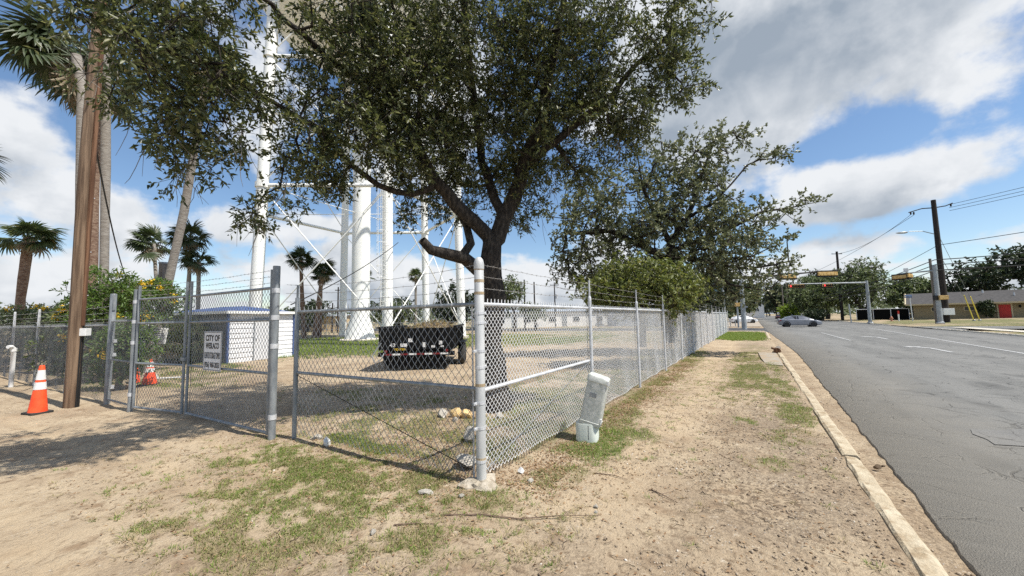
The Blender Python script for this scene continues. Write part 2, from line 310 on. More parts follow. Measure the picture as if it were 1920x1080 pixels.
def ground_mat():
    m = bpy.data.materials.new('sandy_dirt_with_grass'); m.use_nodes = True; t = m.node_tree; b = t.nodes['Principled BSDF']
    b.inputs['Roughness'].default_value = .95; b.inputs['Specular IOR Level'].default_value = .15
    tc_ = N(t, 'ShaderNodeTexCoord')
    def noise(s_, d=6, r=.62):
        n = N(t, 'ShaderNodeTexNoise'); n.inputs['Scale'].default_value = s_; n.inputs['Detail'].default_value = d; n.inputs['Roughness'].default_value = r; link(t, tc_.outputs['Object'], n.inputs['Vector']); return n.outputs[0]
    def mixc(f, a, b_):
        x = N(t, 'ShaderNodeMix', data_type='RGBA'); link(t, f, x.inputs[0])
        for k, c in ((6, a), (7, b_)):
            if isinstance(c, tuple): x.inputs[k].default_value = c+(1,)
            else: link(t, c, x.inputs[k])
        return x.outputs[2]
    dirt = mixc(smooth(t, noise(.8), .35, .65), (.345, .262, .175), (.465, .372, .255))
    dirt = mixc(smooth(t, noise(3.1), .52, .72), dirt, (.27, .19, .12))
    dirt = mixc(smooth(t, noise(14), .52, .70), dirt, (.19, .135, .085))
    grav = N(t, 'ShaderNodeAttribute', attribute_name='gravel')
    dirt = mixc(M(t, 'MULTIPLY', grav.outputs['Fac'], smooth(t, noise(30, 5), .42, .62)), dirt, (.15, .11, .075))
    dirt = mixc(M(t, 'MULTIPLY', grav.outputs['Fac'], M(t, 'MULTIPLY', smooth(t, noise(1.3, 4), .35, .65), .55)), dirt, (.30, .24, .175))
    dirt = mixc(smooth(t, noise(9.3), .60, .75), dirt, (.55, .47, .36))
    pth = N(t, 'ShaderNodeAttribute', attribute_name='path')
    dirt = mixc(M(t, 'MULTIPLY', pth.outputs['Fac'], smooth(t, noise(2.6), .30, .62)), dirt, (.47, .365, .24))
    vo = N(t, 'ShaderNodeTexVoronoi'); vo.inputs['Scale'].default_value = 42; link(t, tc_.outputs['Object'], vo.inputs['Vector'])
    sp_ = M(t, 'MULTIPLY', M(t, 'LESS_THAN', vo.outputs['Distance'], .26), smooth(t, noise(2.0), .45, .62))
    vc = N(t, 'ShaderNodeSeparateColor'); link(t, vo.outputs['Color'], vc.inputs[0])
    peb = mixc(vc.outputs[0], (.14, .11, .085), (.62, .56, .47))
    dirt = mixc(M(t, 'MULTIPLY', sp_, M(t, 'GREATER_THAN', vc.outputs[1], .55)), dirt, peb)
    ga = N(t, 'ShaderNodeAttribute', attribute_name='grass'); lu = N(t, 'ShaderNodeAttribute', attribute_name='lush')
    green = mixc(smooth(t, noise(5), .35, .68), (.085, .105, .035), (.20, .20, .085))
    dry = mixc(smooth(t, noise(7), .35, .68), (.20, .165, .09), (.33, .27, .16))
    gc = mixc(smooth(t, lu.outputs['Fac'], .1, .9), dry, green)
    f = M(t, 'MULTIPLY', ga.outputs['Fac'], smooth(t, noise(18), .28, .55))
    link(t, mixc(f, dirt, gc), b.inputs['Base Color'])
    bp = N(t, 'ShaderNodeBump'); bp.inputs['Strength'].default_value = 1.0; bp.inputs['Distance'].default_value = .035
    hgt = M(t, 'ADD', M(t, 'MULTIPLY', noise(11, 8), 1.0), M(t, 'ADD', M(t, 'MULTIPLY', noise(55, 4), .45), M(t, 'MULTIPLY', sp_, .12)))
    link(t, hgt, bp.inputs['Height']); link(t, bp.outputs[0], b.inputs['Normal'])
    return m
m_ground = ground_mat()
ground = link_mesh('ground', gme, m_ground); tag(ground, 'sandy dirt ground with worn grass patches', None, kind='structure')
# ------------------------------------------------------------------ roads
def asphalt(name, c1, c2, crack=1.0, dusty=0.0):
    m = bpy.data.materials.new(name); m.use_nodes = True; t = m.node_tree; b = t.nodes['Principled BSDF']
    b.inputs['Roughness'].default_value = .88; b.inputs['Specular IOR Level'].default_value = .25
    tc_ = N(t, 'ShaderNodeTexCoord')
    def noise(s_, d=6, st=(1, 1, 1)):
        mp = N(t, 'ShaderNodeMapping'); mp.inputs['Scale'].default_value = st; link(t, tc_.outputs['Object'], mp.inputs[0])
        n = N(t, 'ShaderNodeTexNoise'); n.inputs['Scale'].default_value = s_; n.inputs['Detail'].default_value = d; link(t, mp.outputs[0], n.inputs['Vector']); return n
    def mixc(f, a, b_):
        x = N(t, 'ShaderNodeMix', data_type='RGBA'); link(t, f, x.inputs[0])
        for k, c in ((6, a), (7, b_)):
            if isinstance(c, tuple): x.inputs[k].default_value = c+(1,)
            else: link(t, c, x.inputs[k])
        return x.outputs[2]
    c = mixc(smooth(t, noise(.9, 5, (1, .12, 1)).outputs[0], .35, .65), c1, c2)
    c = mixc(smooth(t, noise(90, 2).outputs[0], .52, .68), c, tuple(x*1.28 for x in c2)); c = mixc(smooth(t, noise(70, 2).outputs[0], .56, .7), c, tuple(x*.62 for x in c1))
    c = mixc(smooth(t, noise(1.6, 6, (1, .3, 1)).outputs[0], .56, .75), c, tuple(x*.80 for x in c1))
    # alligator cracks and long joints
    wv = N(t, 'ShaderNodeMix', data_type='RGBA', blend_type='ADD'); wv.inputs[0].default_value = .38; link(t, tc_.outputs['Object'], wv.inputs[6]); link(t, noise(1.7, 5).outputs[1], wv.inputs[7])
    h = 0
    for s_, wd, lo_, hi_, nz in ((2.1, .022, .44, .56, .5), (.9, .012, .30, .45, .4), (.35, .007, .2, .35, .3)):
        vo = N(t, 'ShaderNodeTexVoronoi', feature='DISTANCE_TO_EDGE'); vo.inputs['Scale'].default_value = s_; link(t, wv.outputs[2], vo.inputs['Vector'])
        k = M(t, 'MULTIPLY', M(t, 'SUBTRACT', 1.0, smooth(t, vo.outputs['Distance'], wd*.35, wd)), smooth(t, noise(nz, 3).outputs[0], lo_, hi_))
        k = M(t, 'MULTIPLY', k, smooth(t, noise(2.3, 3).outputs[0], .40, .58))
        c = mixc(M(t, 'MULTIPLY', k, .7*crack), c, tuple(x*.36 for x in c1)); h = M(t, 'ADD', h, k)
    sx_ = N(t, 'ShaderNodeSeparateXYZ'); link(t, tc_.outputs['Object'], sx_.inputs[0])
    dust = M(t, 'MULTIPLY', M(t, 'SUBTRACT', 1.0, smooth(t, M(t, 'ADD', sx_.outputs[0], M(t, 'MULTIPLY', noise(1.1, 5).outputs[0], 1.6)), 1.9, 4.6)), dusty)
    c = mixc(dust, c, (.31, .285, .24))
    link(t, c, b.inputs['Base Color'])
    bp = N(t, 'ShaderNodeBump'); bp.inputs['Strength'].default_value = .5; bp.inputs['Distance'].default_value = .01
    link(t, M(t, 'SUBTRACT', noise(110, 3).outputs[0], M(t, 'MULTIPLY', h, 1.2)), bp.inputs['Height']); link(t, bp.outputs[0], b.inputs['Normal'])
    return m
m_road = asphalt('grey_asphalt', (.146, .145, .137), (.192, .189, .177), 1.0, .72)
m_road2 = asphalt('dark_asphalt', (.062, .064, .068), (.085, .086, .088), .3)
m_patch = asphalt('asphalt_repair', (.135, .135, .130), (.175, .172, .165), 1.0, .5)
def edge_x(y):
    base = np.interp(y, [0, 3.7, 7, 13, 20.7, 30, 39.6, 60], [1.14, 1.17, 1.24, 1.38, 1.58, 1.45, 1.28, 1.1])
    return base + (fbm(y*1.3, y*0+.3, 51)-.5)*.07 + (fbm(y*6, y*0+2.3, 53, 3)-.5)*.05
yy = np.concatenate([np.arange(-30, 1, 2.0), np.arange(1, 16, .06), np.arange(16, 62, .3), np.geomspace(63, 900, 30)])
ex = edge_x(yy); RZ = -.078
rv = []; 
for y, e in zip(yy, ex):
    rv += [(e, y, RZ-.06), (e+.012, y, RZ), (3.5, y, RZ+.004), (8, y, RZ+.012), (ROAD_R, y, RZ)]
I = (np.arange(len(yy)-1)[:, None]*5 + np.arange(4)[None]).ravel()
ro = link_mesh('road', np_mesh('road', np.array(rv), np.stack([I, I+1, I+6, I+5], -1)), m_road); tag(ro, 'grey cracked asphalt road running into the distance', None, kind='structure')
def sheet(name, poly, z, m, label=None):
    b = MB(); b.add([(x, y, z) for x, y in poly], [tuple(range(len(poly)))]); o = b.build(name, m); tag(o, label, None, kind='structure'); return o
sheet('side_road', [(-180, CROSS0), (-1, CROSS0), (.9, CROSS0-1.2), (1.6, CROSS0-2), (1.6, CROSS1-3), (-1, CROSS1-.5), (-180, CROSS1)], RZ-.006, m_road2, 'dark asphalt side road crossing at the traffic lights')
sheet('side_road_branch', [(ROAD_R, CROSS0+1), (ROAD_R+2, CROSS0+5), (180, CROSS0+5), (180, CROSS1+3), (ROAD_R+2, CROSS1+3), (ROAD_R, CROSS1+7)], RZ+.075, m_road, 'asphalt side road entering from beside the brick house')
for i, (poly, lab) in enumerate([([(2.6, 8.4), (2.52, 8.1), (2.57, 7.85), (2.55, 7.6), (2.85, 7.68), (3.0, 7.6), (3.3, 7.72), (3.6, 7.85), (4.1, 8.05), (4.2, 8.5), (4.0, 9.0), (3.6, 8.78), (3.2, 8.74), (2.9, 8.5)], 'dark rectangular asphalt repair in the near lane'),]):
    sheet('asphalt_patch', poly, RZ+.012, m_patch, lab)
m_pave = mat('tan_pavement', (.30, .25, .20), (.40, .35, .28), 1.5, .9, .2, 20)
sheet('pavement', [(-6, 60.5), (1.0, 60.5), (1.0, 95), (-6, 95)], .03, m_pave, 'tan paved corner beyond the side road')
sheet('pavement', [(-2.1, CROSS0-.35), (.5, CROSS0-1.3), (.7, CROSS0-.75), (-2.1, CROSS0-.02)], .02, m_conc, 'pale concrete corner path beside the last fence post')
m_slab = mat('sunk_concrete_slab', (.30, .26, .205), (.36, .32, .26), 3, .9, .3, 25, c3=(.34, .26, .17), s3=2.5, lo3=.45, hi3=.6)
sheet('concrete_slab', [(.28, 15.2), (.74, 15.0), (.74, 19.6), (.10, 19.9), (.18, 17)], .025, m_slab, 'sunken grey concrete slab in the verge beside the kerb')
# right-hand pavement strip and kerbs
sheet('footpath', [(15.9, 24), (17.1, 24), (17.1, 53), (15.9, 53)], .065, m_conc, 'pale concrete footpath along the far side of the road')
kerb_me = []
m_kerb = mat('old_painted_kerb', (.42, .345, .235), (.55, .475, .345), 4.2, .95, .8, 34, c3=(.33, .25, .155), s3=6.5, lo3=.45, hi3=.66)
def kerb_stone(L, w_, h, seed):
    r = random.Random(seed); b = MB(); n = 9; vs = []
    for i in range(n):
        y = L*i/(n-1); e = .012 if i in (0, n-1) else 0
        prof = [(0, -h), (0, -.02-e), (.02+e, 0-e), (w_-.045, .004-e), (w_-.012, -.03-e), (w_+.015, -h)]
        ch_ = .02*r.random()**5; vs += [(x + r.uniform(-.006, .006), y, z + r.uniform(-.006, .005) - (ch_ if z > -.05 else 0)) for x, z in prof]
    fs = [(i*6+j, i*6+j+1, (i+1)*6+j+1, (i+1)*6+j) for i in range(n-1) for j in range(5)] + [tuple(range(6)), tuple((n-1)*6+5-j for j in range(6))]
    return b.add(vs, fs).mesh('kerb_stone')
kerb = thing('kerb', None, None); tag(kerb, 'worn pale kerb between the dirt verge and the road', None, kind='structure')
kms = [kerb_stone(L, KERB_X1-KERB_X0, .22, i) for i, L in enumerate((1.62, 2.05, 1.28, 2.6))]
for k_ in kms: k_.materials.append(m_kerb)
y = .9; i = 0
while y < 23.5:
    k_ = kms[i % 4]; L = (1.62, 2.05, 1.28, 2.6)[i % 4]
    o = link_mesh('kerb_stone', k_, None, kerb); o.location = (KERB_X0 + rnd.uniform(-.012, .012), y, .035 - (.05 if y > 20.5 else 0) + rnd.uniform(-.008, .008)); o.rotation_euler = (rnd.uniform(-.004, .004), rnd.uniform(-.04, .04), rnd.uniform(-.008, .008))
    y += L + .022; i += 1
for j, yk in enumerate((31.2, 33.4, 35.6, 37.8, 39.9)):
    o = link_mesh('kerb_stone', kms[1], None, kerb); o.location = (KERB_X0 + .02*j, yk, .03); o.rotation_euler = (0, 0, -.01)
for j in range(4):
    a = R(18+22*j); o = link_mesh('kerb_stone', kms[2], None, kerb); o.location = (.92 - 1.9*(1-math.cos(R(22*j))), 42 + 1.9*math.sin(R(22*j)), .03); o.rotation_euler = (0, 0, R(11+20*j))
kerb2 = thing('kerb', None, None); tag(kerb2, 'pale kerb along the far side of the road', None, kind='structure')
kr = kerb_stone(2.9, .2, .2, 9); kr.materials.append(m_conc)
for j in range(11):
    o = link_mesh('kerb_stone', kr, None, kerb2); o.location = (ROAD_R + .22, 20+2.93*j+2.9, .03); o.rotation_euler = (0, 0, math.pi)
for j in range(12):
    o = link_mesh('kerb_stone', kr, None, kerb2); o.location = (ROAD_R + .22, 66+2.93*j+2.9, .03); o.rotation_euler = (0, 0, math.pi)
# painted markings
m_paint = mat('worn_road_paint', (.42, .42, .41), (.24, .24, .235), 10, .85, lo=.42, hi=.7)
def strip(name, pts, wd, lab, z=RZ+.02):
    b = MB(); P = [Vector((x, y, z)) for x, y in pts]; vs = []
    for i, p in enumerate(P):
        t_ = (P[min(i+1, len(P)-1)]-P[max(i-1, 0)]).normalized(); s_ = Vector((t_.y, -t_.x, 0))*wd/2; vs += [p-s_, p+s_]
    b.add(vs, [(2*i, 2*i+1, 2*i+3, 2*i+2) for i in range(len(P)-1)]); o = b.build(name, m_paint); tag(o, lab, None, kind='structure'); return o
strip('lane_line', [(8.7, 20), (9.2, 30), (10.3, 50), (10.6, 56)], .14, 'solid white lane line on the asphalt')
strip('lane_line', [(5.0, 31), (5.0, 43)], .12, 'faded white lane line before the junction')
strip('stop_line', [(2.2, 63), (6, 63)], .35, 'worn white crossing line beyond the junction')
def arrow(cx, cy, lab):
    b = MB(); z = RZ+.02
    q = [(-.09, 0), (.09, 0), (.09, 2.2), (.45, 2.75), (.6, 2.55), (.75, 3.35), (.0, 3.25), (.17, 3.0), (-.09, 2.55)]
    b.add([(cx-x, cy+y, z) for x, y in q], [(0, 1, 2, 8), (8, 2, 3, 7), (7, 3, 4, 5, 6)]); o = b.build('road_arrow', m_paint); tag(o, lab, None, kind='structure')
arrow(6.9, 23.2, 'white turn arrow painted in the near turning lane'); arrow(7.1, 33, 'worn white turn arrow painted nearer the junction')
# ------------------------------------------------------------------ chain-link fences and gates
def chain_mesh(name, W, H, ax, az, r, z0=.04, spikes=True):
    """zig-zag wires of a chain-link fabric in the XZ plane, X 0..W, as triangular tubes"""
    nw = int(round(W/ax)); ns = int(round(H/az)); a = W/nw; k = np.arange(ns+1); V_ = []; F_ = []
    for i in range(nw):
        par = i % 2
        xz = i*a + a*((k+par) % 2); zz_ = z0 + k*(H/ns); yo = np.where((k+par) % 2 == 0, r*.9, -r*.9)
        if spikes: xz = np.append(xz, xz[-1]+.004); zz_ = np.append(zz_, z0+H+.045); yo = np.append(yo, 0)
        yo = yo + (.010*np.sin(2.1*xz+1.0) + .008*np.sin(5.3*xz+2.0*zz_))*(1.15-zz_/H)**1.5; xz = xz + .004*np.sin(3.1*zz_+1.7*xz); zz_ = zz_ - .008*(1-np.clip(zz_/.5, 0, 1))*np.sin(4.0*xz)
        P = np.stack([xz, yo, zz_], -1); n = len(P)
        ring = np.array([(math.cos(t)*r, math.sin(t)*r) for t in (math.pi/2, math.pi*7/6, math.pi*11/6)])
        sx = np.where((k+par) % 2 == 0, 1, -1); sx = sx if not spikes else np.append(sx, 1)
        vs = np.zeros((n, 3, 3)); vs[:, :, 0] = P[:, None, 0] + ring[None, :, 0]; vs[:, :, 1] = P[:, None, 1] + ring[None, :, 1]; vs[:, :, 2] = P[:, None, 2]
        b = sum(len(q) for q in V_); V_.append(vs.reshape(-1, 3))
        j = np.arange(n-1)[:, None]*3; c = np.arange(3)[None]; d_ = (c+1) % 3
        F_.append((np.stack([j+c, j+d_, j+3+d_, j+3+c], -1) + b).reshape(-1, 4))
    return np_mesh(name, np.concatenate(V_), np.concatenate(F_))
def along(p0, p1): d_ = Vector(p1)-Vector(p0); return math.atan2(d_.y, d_.x), d_.length
def barb_mesh(L, sag=.0, r=.0022, seed=0):
    rr = random.Random(seed); b = MB(); n = max(3, int(L/.12)); tw = []
    for i in range(n+1):
        t = i/n; tw.append((L*t, rr.uniform(-.003, .003), -sag*4*t*(1-t)+rr.uniform(-.004, .004)))
    b.tube(tw, r*1.25, 3)
    for i in range(1, n):
        p = Vector(tw[i]); 
        for a in (rr.uniform(0, 3), rr.uniform(0, 3)):
            d_ = Vector((rr.uniform(-.3, .3), math.cos(a), math.sin(a))).normalized()*.014; b.tube([p-d_, p+d_], .0018, 3)
    return b.mesh('barbed_wire')
def tie(b, c, r, n=10): b.tube([(c[0]+r*math.cos(2*math.pi*i/n), c[1]+r*math.sin(2*math.pi*i/n), c[2]) for i in range(n+1)], .004, 4, cap=False)
def band_mesh(r, h=.028):
    b = MB(); b.lathe([(r+.001, 0), (r+.004, 0), (r+.004, h), (r+.001, h)], (0, 0, 0), 14); b.box((0, r+.022, h/2), (.012, .05, h)); b.tube([(-.02, r+.032, h/2), (.02, r+.032, h/2)], .006, 6); return b.mesh('tension_band')
# --- the long run beside the road
A = Vector((-2.43, 3.22, 0)); B = Vector((-2.13, 43.1, 0)); ang, LEN = along(A, B); NP = 13; SP = LEN/NP
fence = thing('chain_link_fence', 'long chain-link fence with barbed wire running beside the road', 'fence', A, ang)
cp = MB(); cp.lathe([(.051, -.1), (.051, 2.23), (.0505, 2.231)], n=20); post0 = autosmooth(cp.build('corner_post', m_post, fence))
b = MB(); b.lathe([(.0545, 2.20), (.0555, 2.235), (.0545, 2.25), (.052, 2.275), (.043, 2.305), (.026, 2.325), (.004, 2.332)], n=20); autosmooth(b.build('post_cap', m_post, post0), 60)
m_rust = mat('rust_band', (.36, .27, .16), (.46, .38, .26), 9, .8)
bm_ = band_mesh(.051); bm_.materials.append(m_galv)
for z in (.22, .55, .80, 1.16, 1.33, 1.62, 1.72):
    o = link_mesh('tension_band', bm_, None, post0, (0, 0, z)); o.rotation_euler = (0, 0, R(rnd.choice((-95, 85, -60))))
for z in (.24, .98, 1.93, 2.06, 2.19):
    b = MB(); b.lathe([(.0518, 0), (.0528, 0), (.0528, .03), (.0518, .03)], (0, 0, z), 16); b.build('rust_stain', m_rust, post0)
b = MB(); vs = []; nn = 18
for rr_, zz_ in ((.21, -.08), (.20, .02), (.15, .045), (.07, .06)):
    for j in range(nn):
        a = 2*math.pi*j/nn; q = rr_*(1+.28*math.sin(a*3+1)+.12*rnd.uniform(-1, 1)); vs.append((q*math.cos(a)*.95, q*math.sin(a)*.85, zz_+rnd.uniform(-.012, .012)))
b.add(vs, [(i*nn+j, i*nn+(j+1) % nn, (i+1)*nn+(j+1) % nn, (i+1)*nn+j) for i in range(3) for j in range(nn)] + [tuple(3*nn+j for j in range(nn))])
b.build('footing', mat('stained_concrete_footing', (.34, .29, .215), (.52, .46, .37), 12, .95, 1.0, 40, c3=(.27, .21, .14), s3=5), fence)
pm_ = MB(); pm_.lathe([(.03, -.1), (.03, 2.0), (.022, 2.03), (.004, 2.04)], n=12); pm_.box((0, 0, 2.14), (.03, .02, .34)); pme = pm_.mesh('line_post'); pme.materials.append(m_galv)
fab = chain_mesh('chain_link_mesh', SP, 1.80, .034, .035, .0043); fab.materials.append(m_wire)
rail = MB().tube([(0, 0, 1.83), (SP, 0, 1.83)], .021, 10).mesh('top_rail'); rail.materials.append(m_galv)
bw = [barb_mesh(SP, .012, seed=i) for i in range(3)]
for q in bw: q.materials.append(m_barb)
for i in range(NP):
    if i: o = link_mesh('line_post', pme, None, fence, (SP*i, -.035, 0)); o.rotation_euler = (rnd.uniform(-.01, .01), rnd.uniform(-.01, .01), 0)
    f_ = link_mesh('chain_link_mesh', fab, None, fence, (SP*i, .026+rnd.uniform(-.006, .006), rnd.uniform(-.012, .012))); f_.rotation_euler = (rnd.uniform(-.004, .004), 0, 0)
    link_mesh('top_rail', rail, None, fence, (SP*i, 0, 0))
    for j, q in enumerate(bw): link_mesh('barbed_wire', q, None, fence, (SP*i, -.02, 2.00+.125*j))
o = link_mesh('line_post', pme, None, fence, (LEN, -.035, 0))
b = MB(); b.tube([(.05, 0, .93), (SP, 0, .93)], .021, 10); b.build('brace_rail', m_galv, fence)
b = MB(); b.box((.075, .03, .93), (.012, .006, 1.8)); b.build('tension_bar', m_wire, fence)
b = MB(); b.tube([(.06, -.01, .12), (SP-.05, -.01, .92)], .0045, 5); b.build('truss_rod', m_galvd, fence)
# --- panel between the corner and the gate
P551 = Vector((-5.69, 3.09, 0)); a2, L2 = along(A, P551)
pan = thing('fence_panel', 'short wide-mesh fence panel between the capped corner post and the gate', 'fence', A, a2)
b = MB(); b.lathe([(.032, -.1), (.032, 2.02), (.03, 2.04)], (L2, 0, 0), 12); b.box((L2, 0, 2.12), (.035, .02, .22)); autosmooth(b.build('line_post', m_galvd, pan))
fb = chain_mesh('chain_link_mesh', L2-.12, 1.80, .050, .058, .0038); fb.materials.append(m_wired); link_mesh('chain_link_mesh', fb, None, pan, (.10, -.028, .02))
for nm, z in (('top_rail', 1.83), ('mid_rail', .95)):
    b = MB(); b.tube([(.05, 0, z), (L2, 0, z)], .022, 10); b.build(nm, m_galvd, pan)
b = MB(); b.box((.115, -.03, .95), (.018, .006, 1.84)); b.build('tension_bar', m_galv, pan)
b = MB(); b.tube([(.1, .0, .12), (L2*.5, -.012, .50), (L2, .0, .92)], .0045, 5); b.build('truss_rod', m_cable, pan)
for j in range(3):
    q = barb_mesh(L2+.3, .03+.02*j, seed=20+j); link_mesh('barbed_wire', q, m_barb, pan, (0, 0, 1.99+.13*j))
b = MB()
for x in np.linspace(.35, L2-.2, 8): tie(b, (float(x), 0, 1.83), .001); b.tube([(x, -.032, 1.80), (x, -.028, 1.84), (x, 0, 1.856), (x, .024, 1.83)], .003, 4)
b.build('tie_wires', m_galv, pan)
# --- gate
GP = Vector((-5.99, 2.93, 0)); GM = Vector((-8.90, 2.82, 0)); GL = Vector((-10.56, 2.49, 0))
def gate_post(p, h, label, parent=None, r=.05):
    t = thing('gate_post', label, 'gate post', p); b = MB(); b.lathe([(r, -.15), (r, h), (r-.004, h+.005)], n=16); autosmooth(b.build('tube', m_galvd, t))
    for z in (.28, 1.30, 1.72, 2.12): 
        b = MB(); b.lathe([(r+.001, 0), (r+.006, 0), (r+.006, .07), (r+.001, .07)], (0, 0, z), 14); b.box((-r-.03, 0, z+.035), (.07, .03, .06)); b.build('hinge', m_galv, t)
    return t
gate_post(GP, 2.52, 'tall grey gate post between the large gate leaf and the wide-mesh panel')
gate_post(GL, 2.40, 'grey gate post carrying the narrow gate leaf by the utility pole', r=.045)
gmesh = {}
def gate_leaf(p0, p1, label, seed, ztop):
    a_, L = along(p0, p1); t = thing('gate_leaf', label, 'gate', p0, a_)
    r = .024
    for x in (r, L-r):
        b = MB(); b.tube([(x, 0, .05), (x, 0, ztop+(.28 if x > 1 else .28))], r, 10); autosmooth(b.build('stile', m_galvd, t))
    for nm, z in (('bottom_rail', .075), ('mid_rail', .93), ('upper_rail', 1.72), ('top_rail', ztop)):
        b = MB(); b.tube([(r, 0, z), (L-r, 0, z)], r*.9, 10); b.build(nm, m_galvd, t)
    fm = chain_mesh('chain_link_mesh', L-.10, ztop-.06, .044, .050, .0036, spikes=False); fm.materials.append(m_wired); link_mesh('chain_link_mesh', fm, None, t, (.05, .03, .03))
    b = MB(); b.box((L-.06, .033, ztop/2), (.014, .006, ztop-.1)); b.box((.06, .033, ztop/2), (.014, .006, ztop-.1)); b.build('tension_bars', m_galvd, t)
    for j in range(3): link_mesh('barbed_wire', barb_mesh(L, .01, seed=seed+j), m_barb, t, (0, 0, ztop+.08+.095*j))
    b = MB()
    for x in np.linspace(.12, L-.12, int(L/.06)): b.tube([(x, .034, 1.70), (x+.01, .028, 1.78)], .0035, 4)
    b.build('wire_knuckles', m_wired, t)
    return t
u1 = (GM-GP).normalized()
leafR = gate_leaf(GM+u1*(-.06), GP+u1*.09, 'large chain-link gate leaf carrying the white sign', 40, 2.20)
leafL = gate_leaf(GL+(GM-GL).normalized()*.08, GM+(GL-GM).normalized()*.04, 'narrow chain-link gate leaf between the sign gate and the left post', 50, 2.20)
# gate latch
lt = thing('gate_latch', 'small steel latch collar joining the two gate leaves', 'latch', GM+Vector((0, -.03, 1.05)))
b = MB(); b.box((0, 0, 0), (.16, .06, .06), a2); b.lathe([(.05, -.03), (.056, -.03), (.056, .03), (.05, .03)], n=12); b.build('latch_collar', m_galvd, lt)
# --- sign on the gate
def text_mesh(txt, size, width, parent, name, m, loc, bold=.0, rot=(R(90), 0, 0), sx=None):
    c = bpy.data.curves.new(name, 'FONT'); c.body = txt; c.size = size; c.align_x = 'CENTER'; c.align_y = 'CENTER'; c.offset = bold; c.extrude = .0008
    o = bpy.data.objects.new(name, c); col.objects.link(o); bpy.context.view_layer.update()
    dg = bpy.context.evaluated_depsgraph_get(); me = bpy.data.meshes.new_from_object(o.evaluated_get(dg)); wd = o.dimensions.x
    bpy.data.objects.remove(o); q = link_mesh(name, me, m, parent, loc); q.rotation_euler = rot
    if width and wd: q.scale = (width/wd, 1, 1)
    return q
m_sign = mat('white_sign_sheet', (.70, .70, .69), (.78, .78, .77), 5, .5); m_ink = mat('black_sign_ink', (.012, .012, .014), rough=.5); m_ink2 = mat('faded_sign_ink', (.03, .03, .035), (.12, .12, .12), 40, .6)
aR, _ = along(GM, GP)
sg = thing('sign', 'white city notice sign with black lettering hung on the gate', 'sign', GM + (GP-GM)*.38 + Vector((0, -.045, 1.22)), aR)
SW, SH = .64, .66
b = MB(); b.box((0, 0, 0), (SW, .004, SH)); b.build('sign_panel', m_sign, sg, bevel=.0012)
b = MB()
for x0, x1, z0, z1 in ((-SW/2+.012, SW/2-.012, SH/2-.018, SH/2-.010), (-SW/2+.012, SW/2-.012, -SH/2+.010, -SH/2+.018), (-SW/2+.012, -SW/2+.020, -SH/2+.018, SH/2-.018), (SW/2-.020, SW/2-.012, -SH/2+.018, SH/2-.018)):
    b.box(((x0+x1)/2, -.0035, (z0+z1)/2), (x1-x0, .002, z1-z0))
b.build('sign_border', m_ink, sg)
text_mesh('CITY OF', .135, .50, sg, 'lettering', m_ink, (0, -.0035, .215), .005)
text_mesh('WESLACO', .135, .47, sg, 'lettering', m_ink, (0, -.0035, .085), .004)
text_mesh('ELEVATED STORAGE TOWER', .15, .55, sg, 'lettering', m_ink2, (0, -.0035, -.08), .002)
text_mesh('(956) 968-2833', .12, .53, sg, 'lettering', m_ink, (0, -.0035, -.235), .003)
# --- fence going left from the gate
P200 = Vector((-11.98, 2.45, 0))
lf = thing('side_fence', 'fine-mesh chain-link fence in front of the flowering bushes', 'fence', P200, along(P200, (-26, 1.72, 0))[0])
LL = 15.0
fm = chain_mesh('chain_link_mesh', 3.0, 1.68, .026, .028, .0016); fm.materials.append(m_wired)
lrail = MB().tube([(0, 0, 1.70), (3.0, 0, 1.70)], .02, 8).mesh('top_rail'); lrail.materials.append(m_galv)
lp = MB(); lp.lathe([(.03, -.1), (.03, 1.98), (.028, 2.2), (.022, 2.22)], n=10); lpm = lp.mesh('line_post'); lpm.materials.append(m_galv)
for i in range(5):
    link_mesh('chain_link_mesh', fm, None, lf, (3*i, .03, .01)); link_mesh('top_rail', lrail, None, lf, (3*i, 0, 0))
    if i: o = link_mesh('line_post', lpm, None, lf, (3*i, 0, 0)); o.rotation_euler = (0, rnd.uniform(-.02, .03), 0)
    for j in range(3): link_mesh('barbed_wire', bw[j], None, lf, (3*i, 0, 1.84+.14*j))
gp3 = MB(); gp3.lathe([(.055, -.1), (.055, 2.38), (.05, 2.39)], n=14); gp3.box((-.0, -.0, 2.2), (.14, .05, .36)); autosmooth(gp3.build('end_post', m_galvd, lf))
b = MB()
for z in (.35, 1.05, 1.35): b.box((0, -.05, z), (.16, .06, .07))
b.build('post_clamps', m_galv, lf)
gap_a, gap_l = along(GL, P200); gpn = thing('fence_panel', 'narrow fence filler panel between the left gate post and its neighbour', 'fence', GL, gap_a)
for nm, z in (('top_rail', 1.78), ('mid_rail', .95), ('bottom_rail', .10)): b = MB(); b.tube([(.04, 0, z), (gap_l-.05, 0, z)], .02, 8); b.build(nm, m_galvd, gpn)
fm2 = chain_mesh('chain_link_mesh', gap_l-.1, 1.72, .034, .035, .0019); fm2.materials.append(m_wired); link_mesh('chain_link_mesh', fm2, None, gpn, (.05, .03, .03))
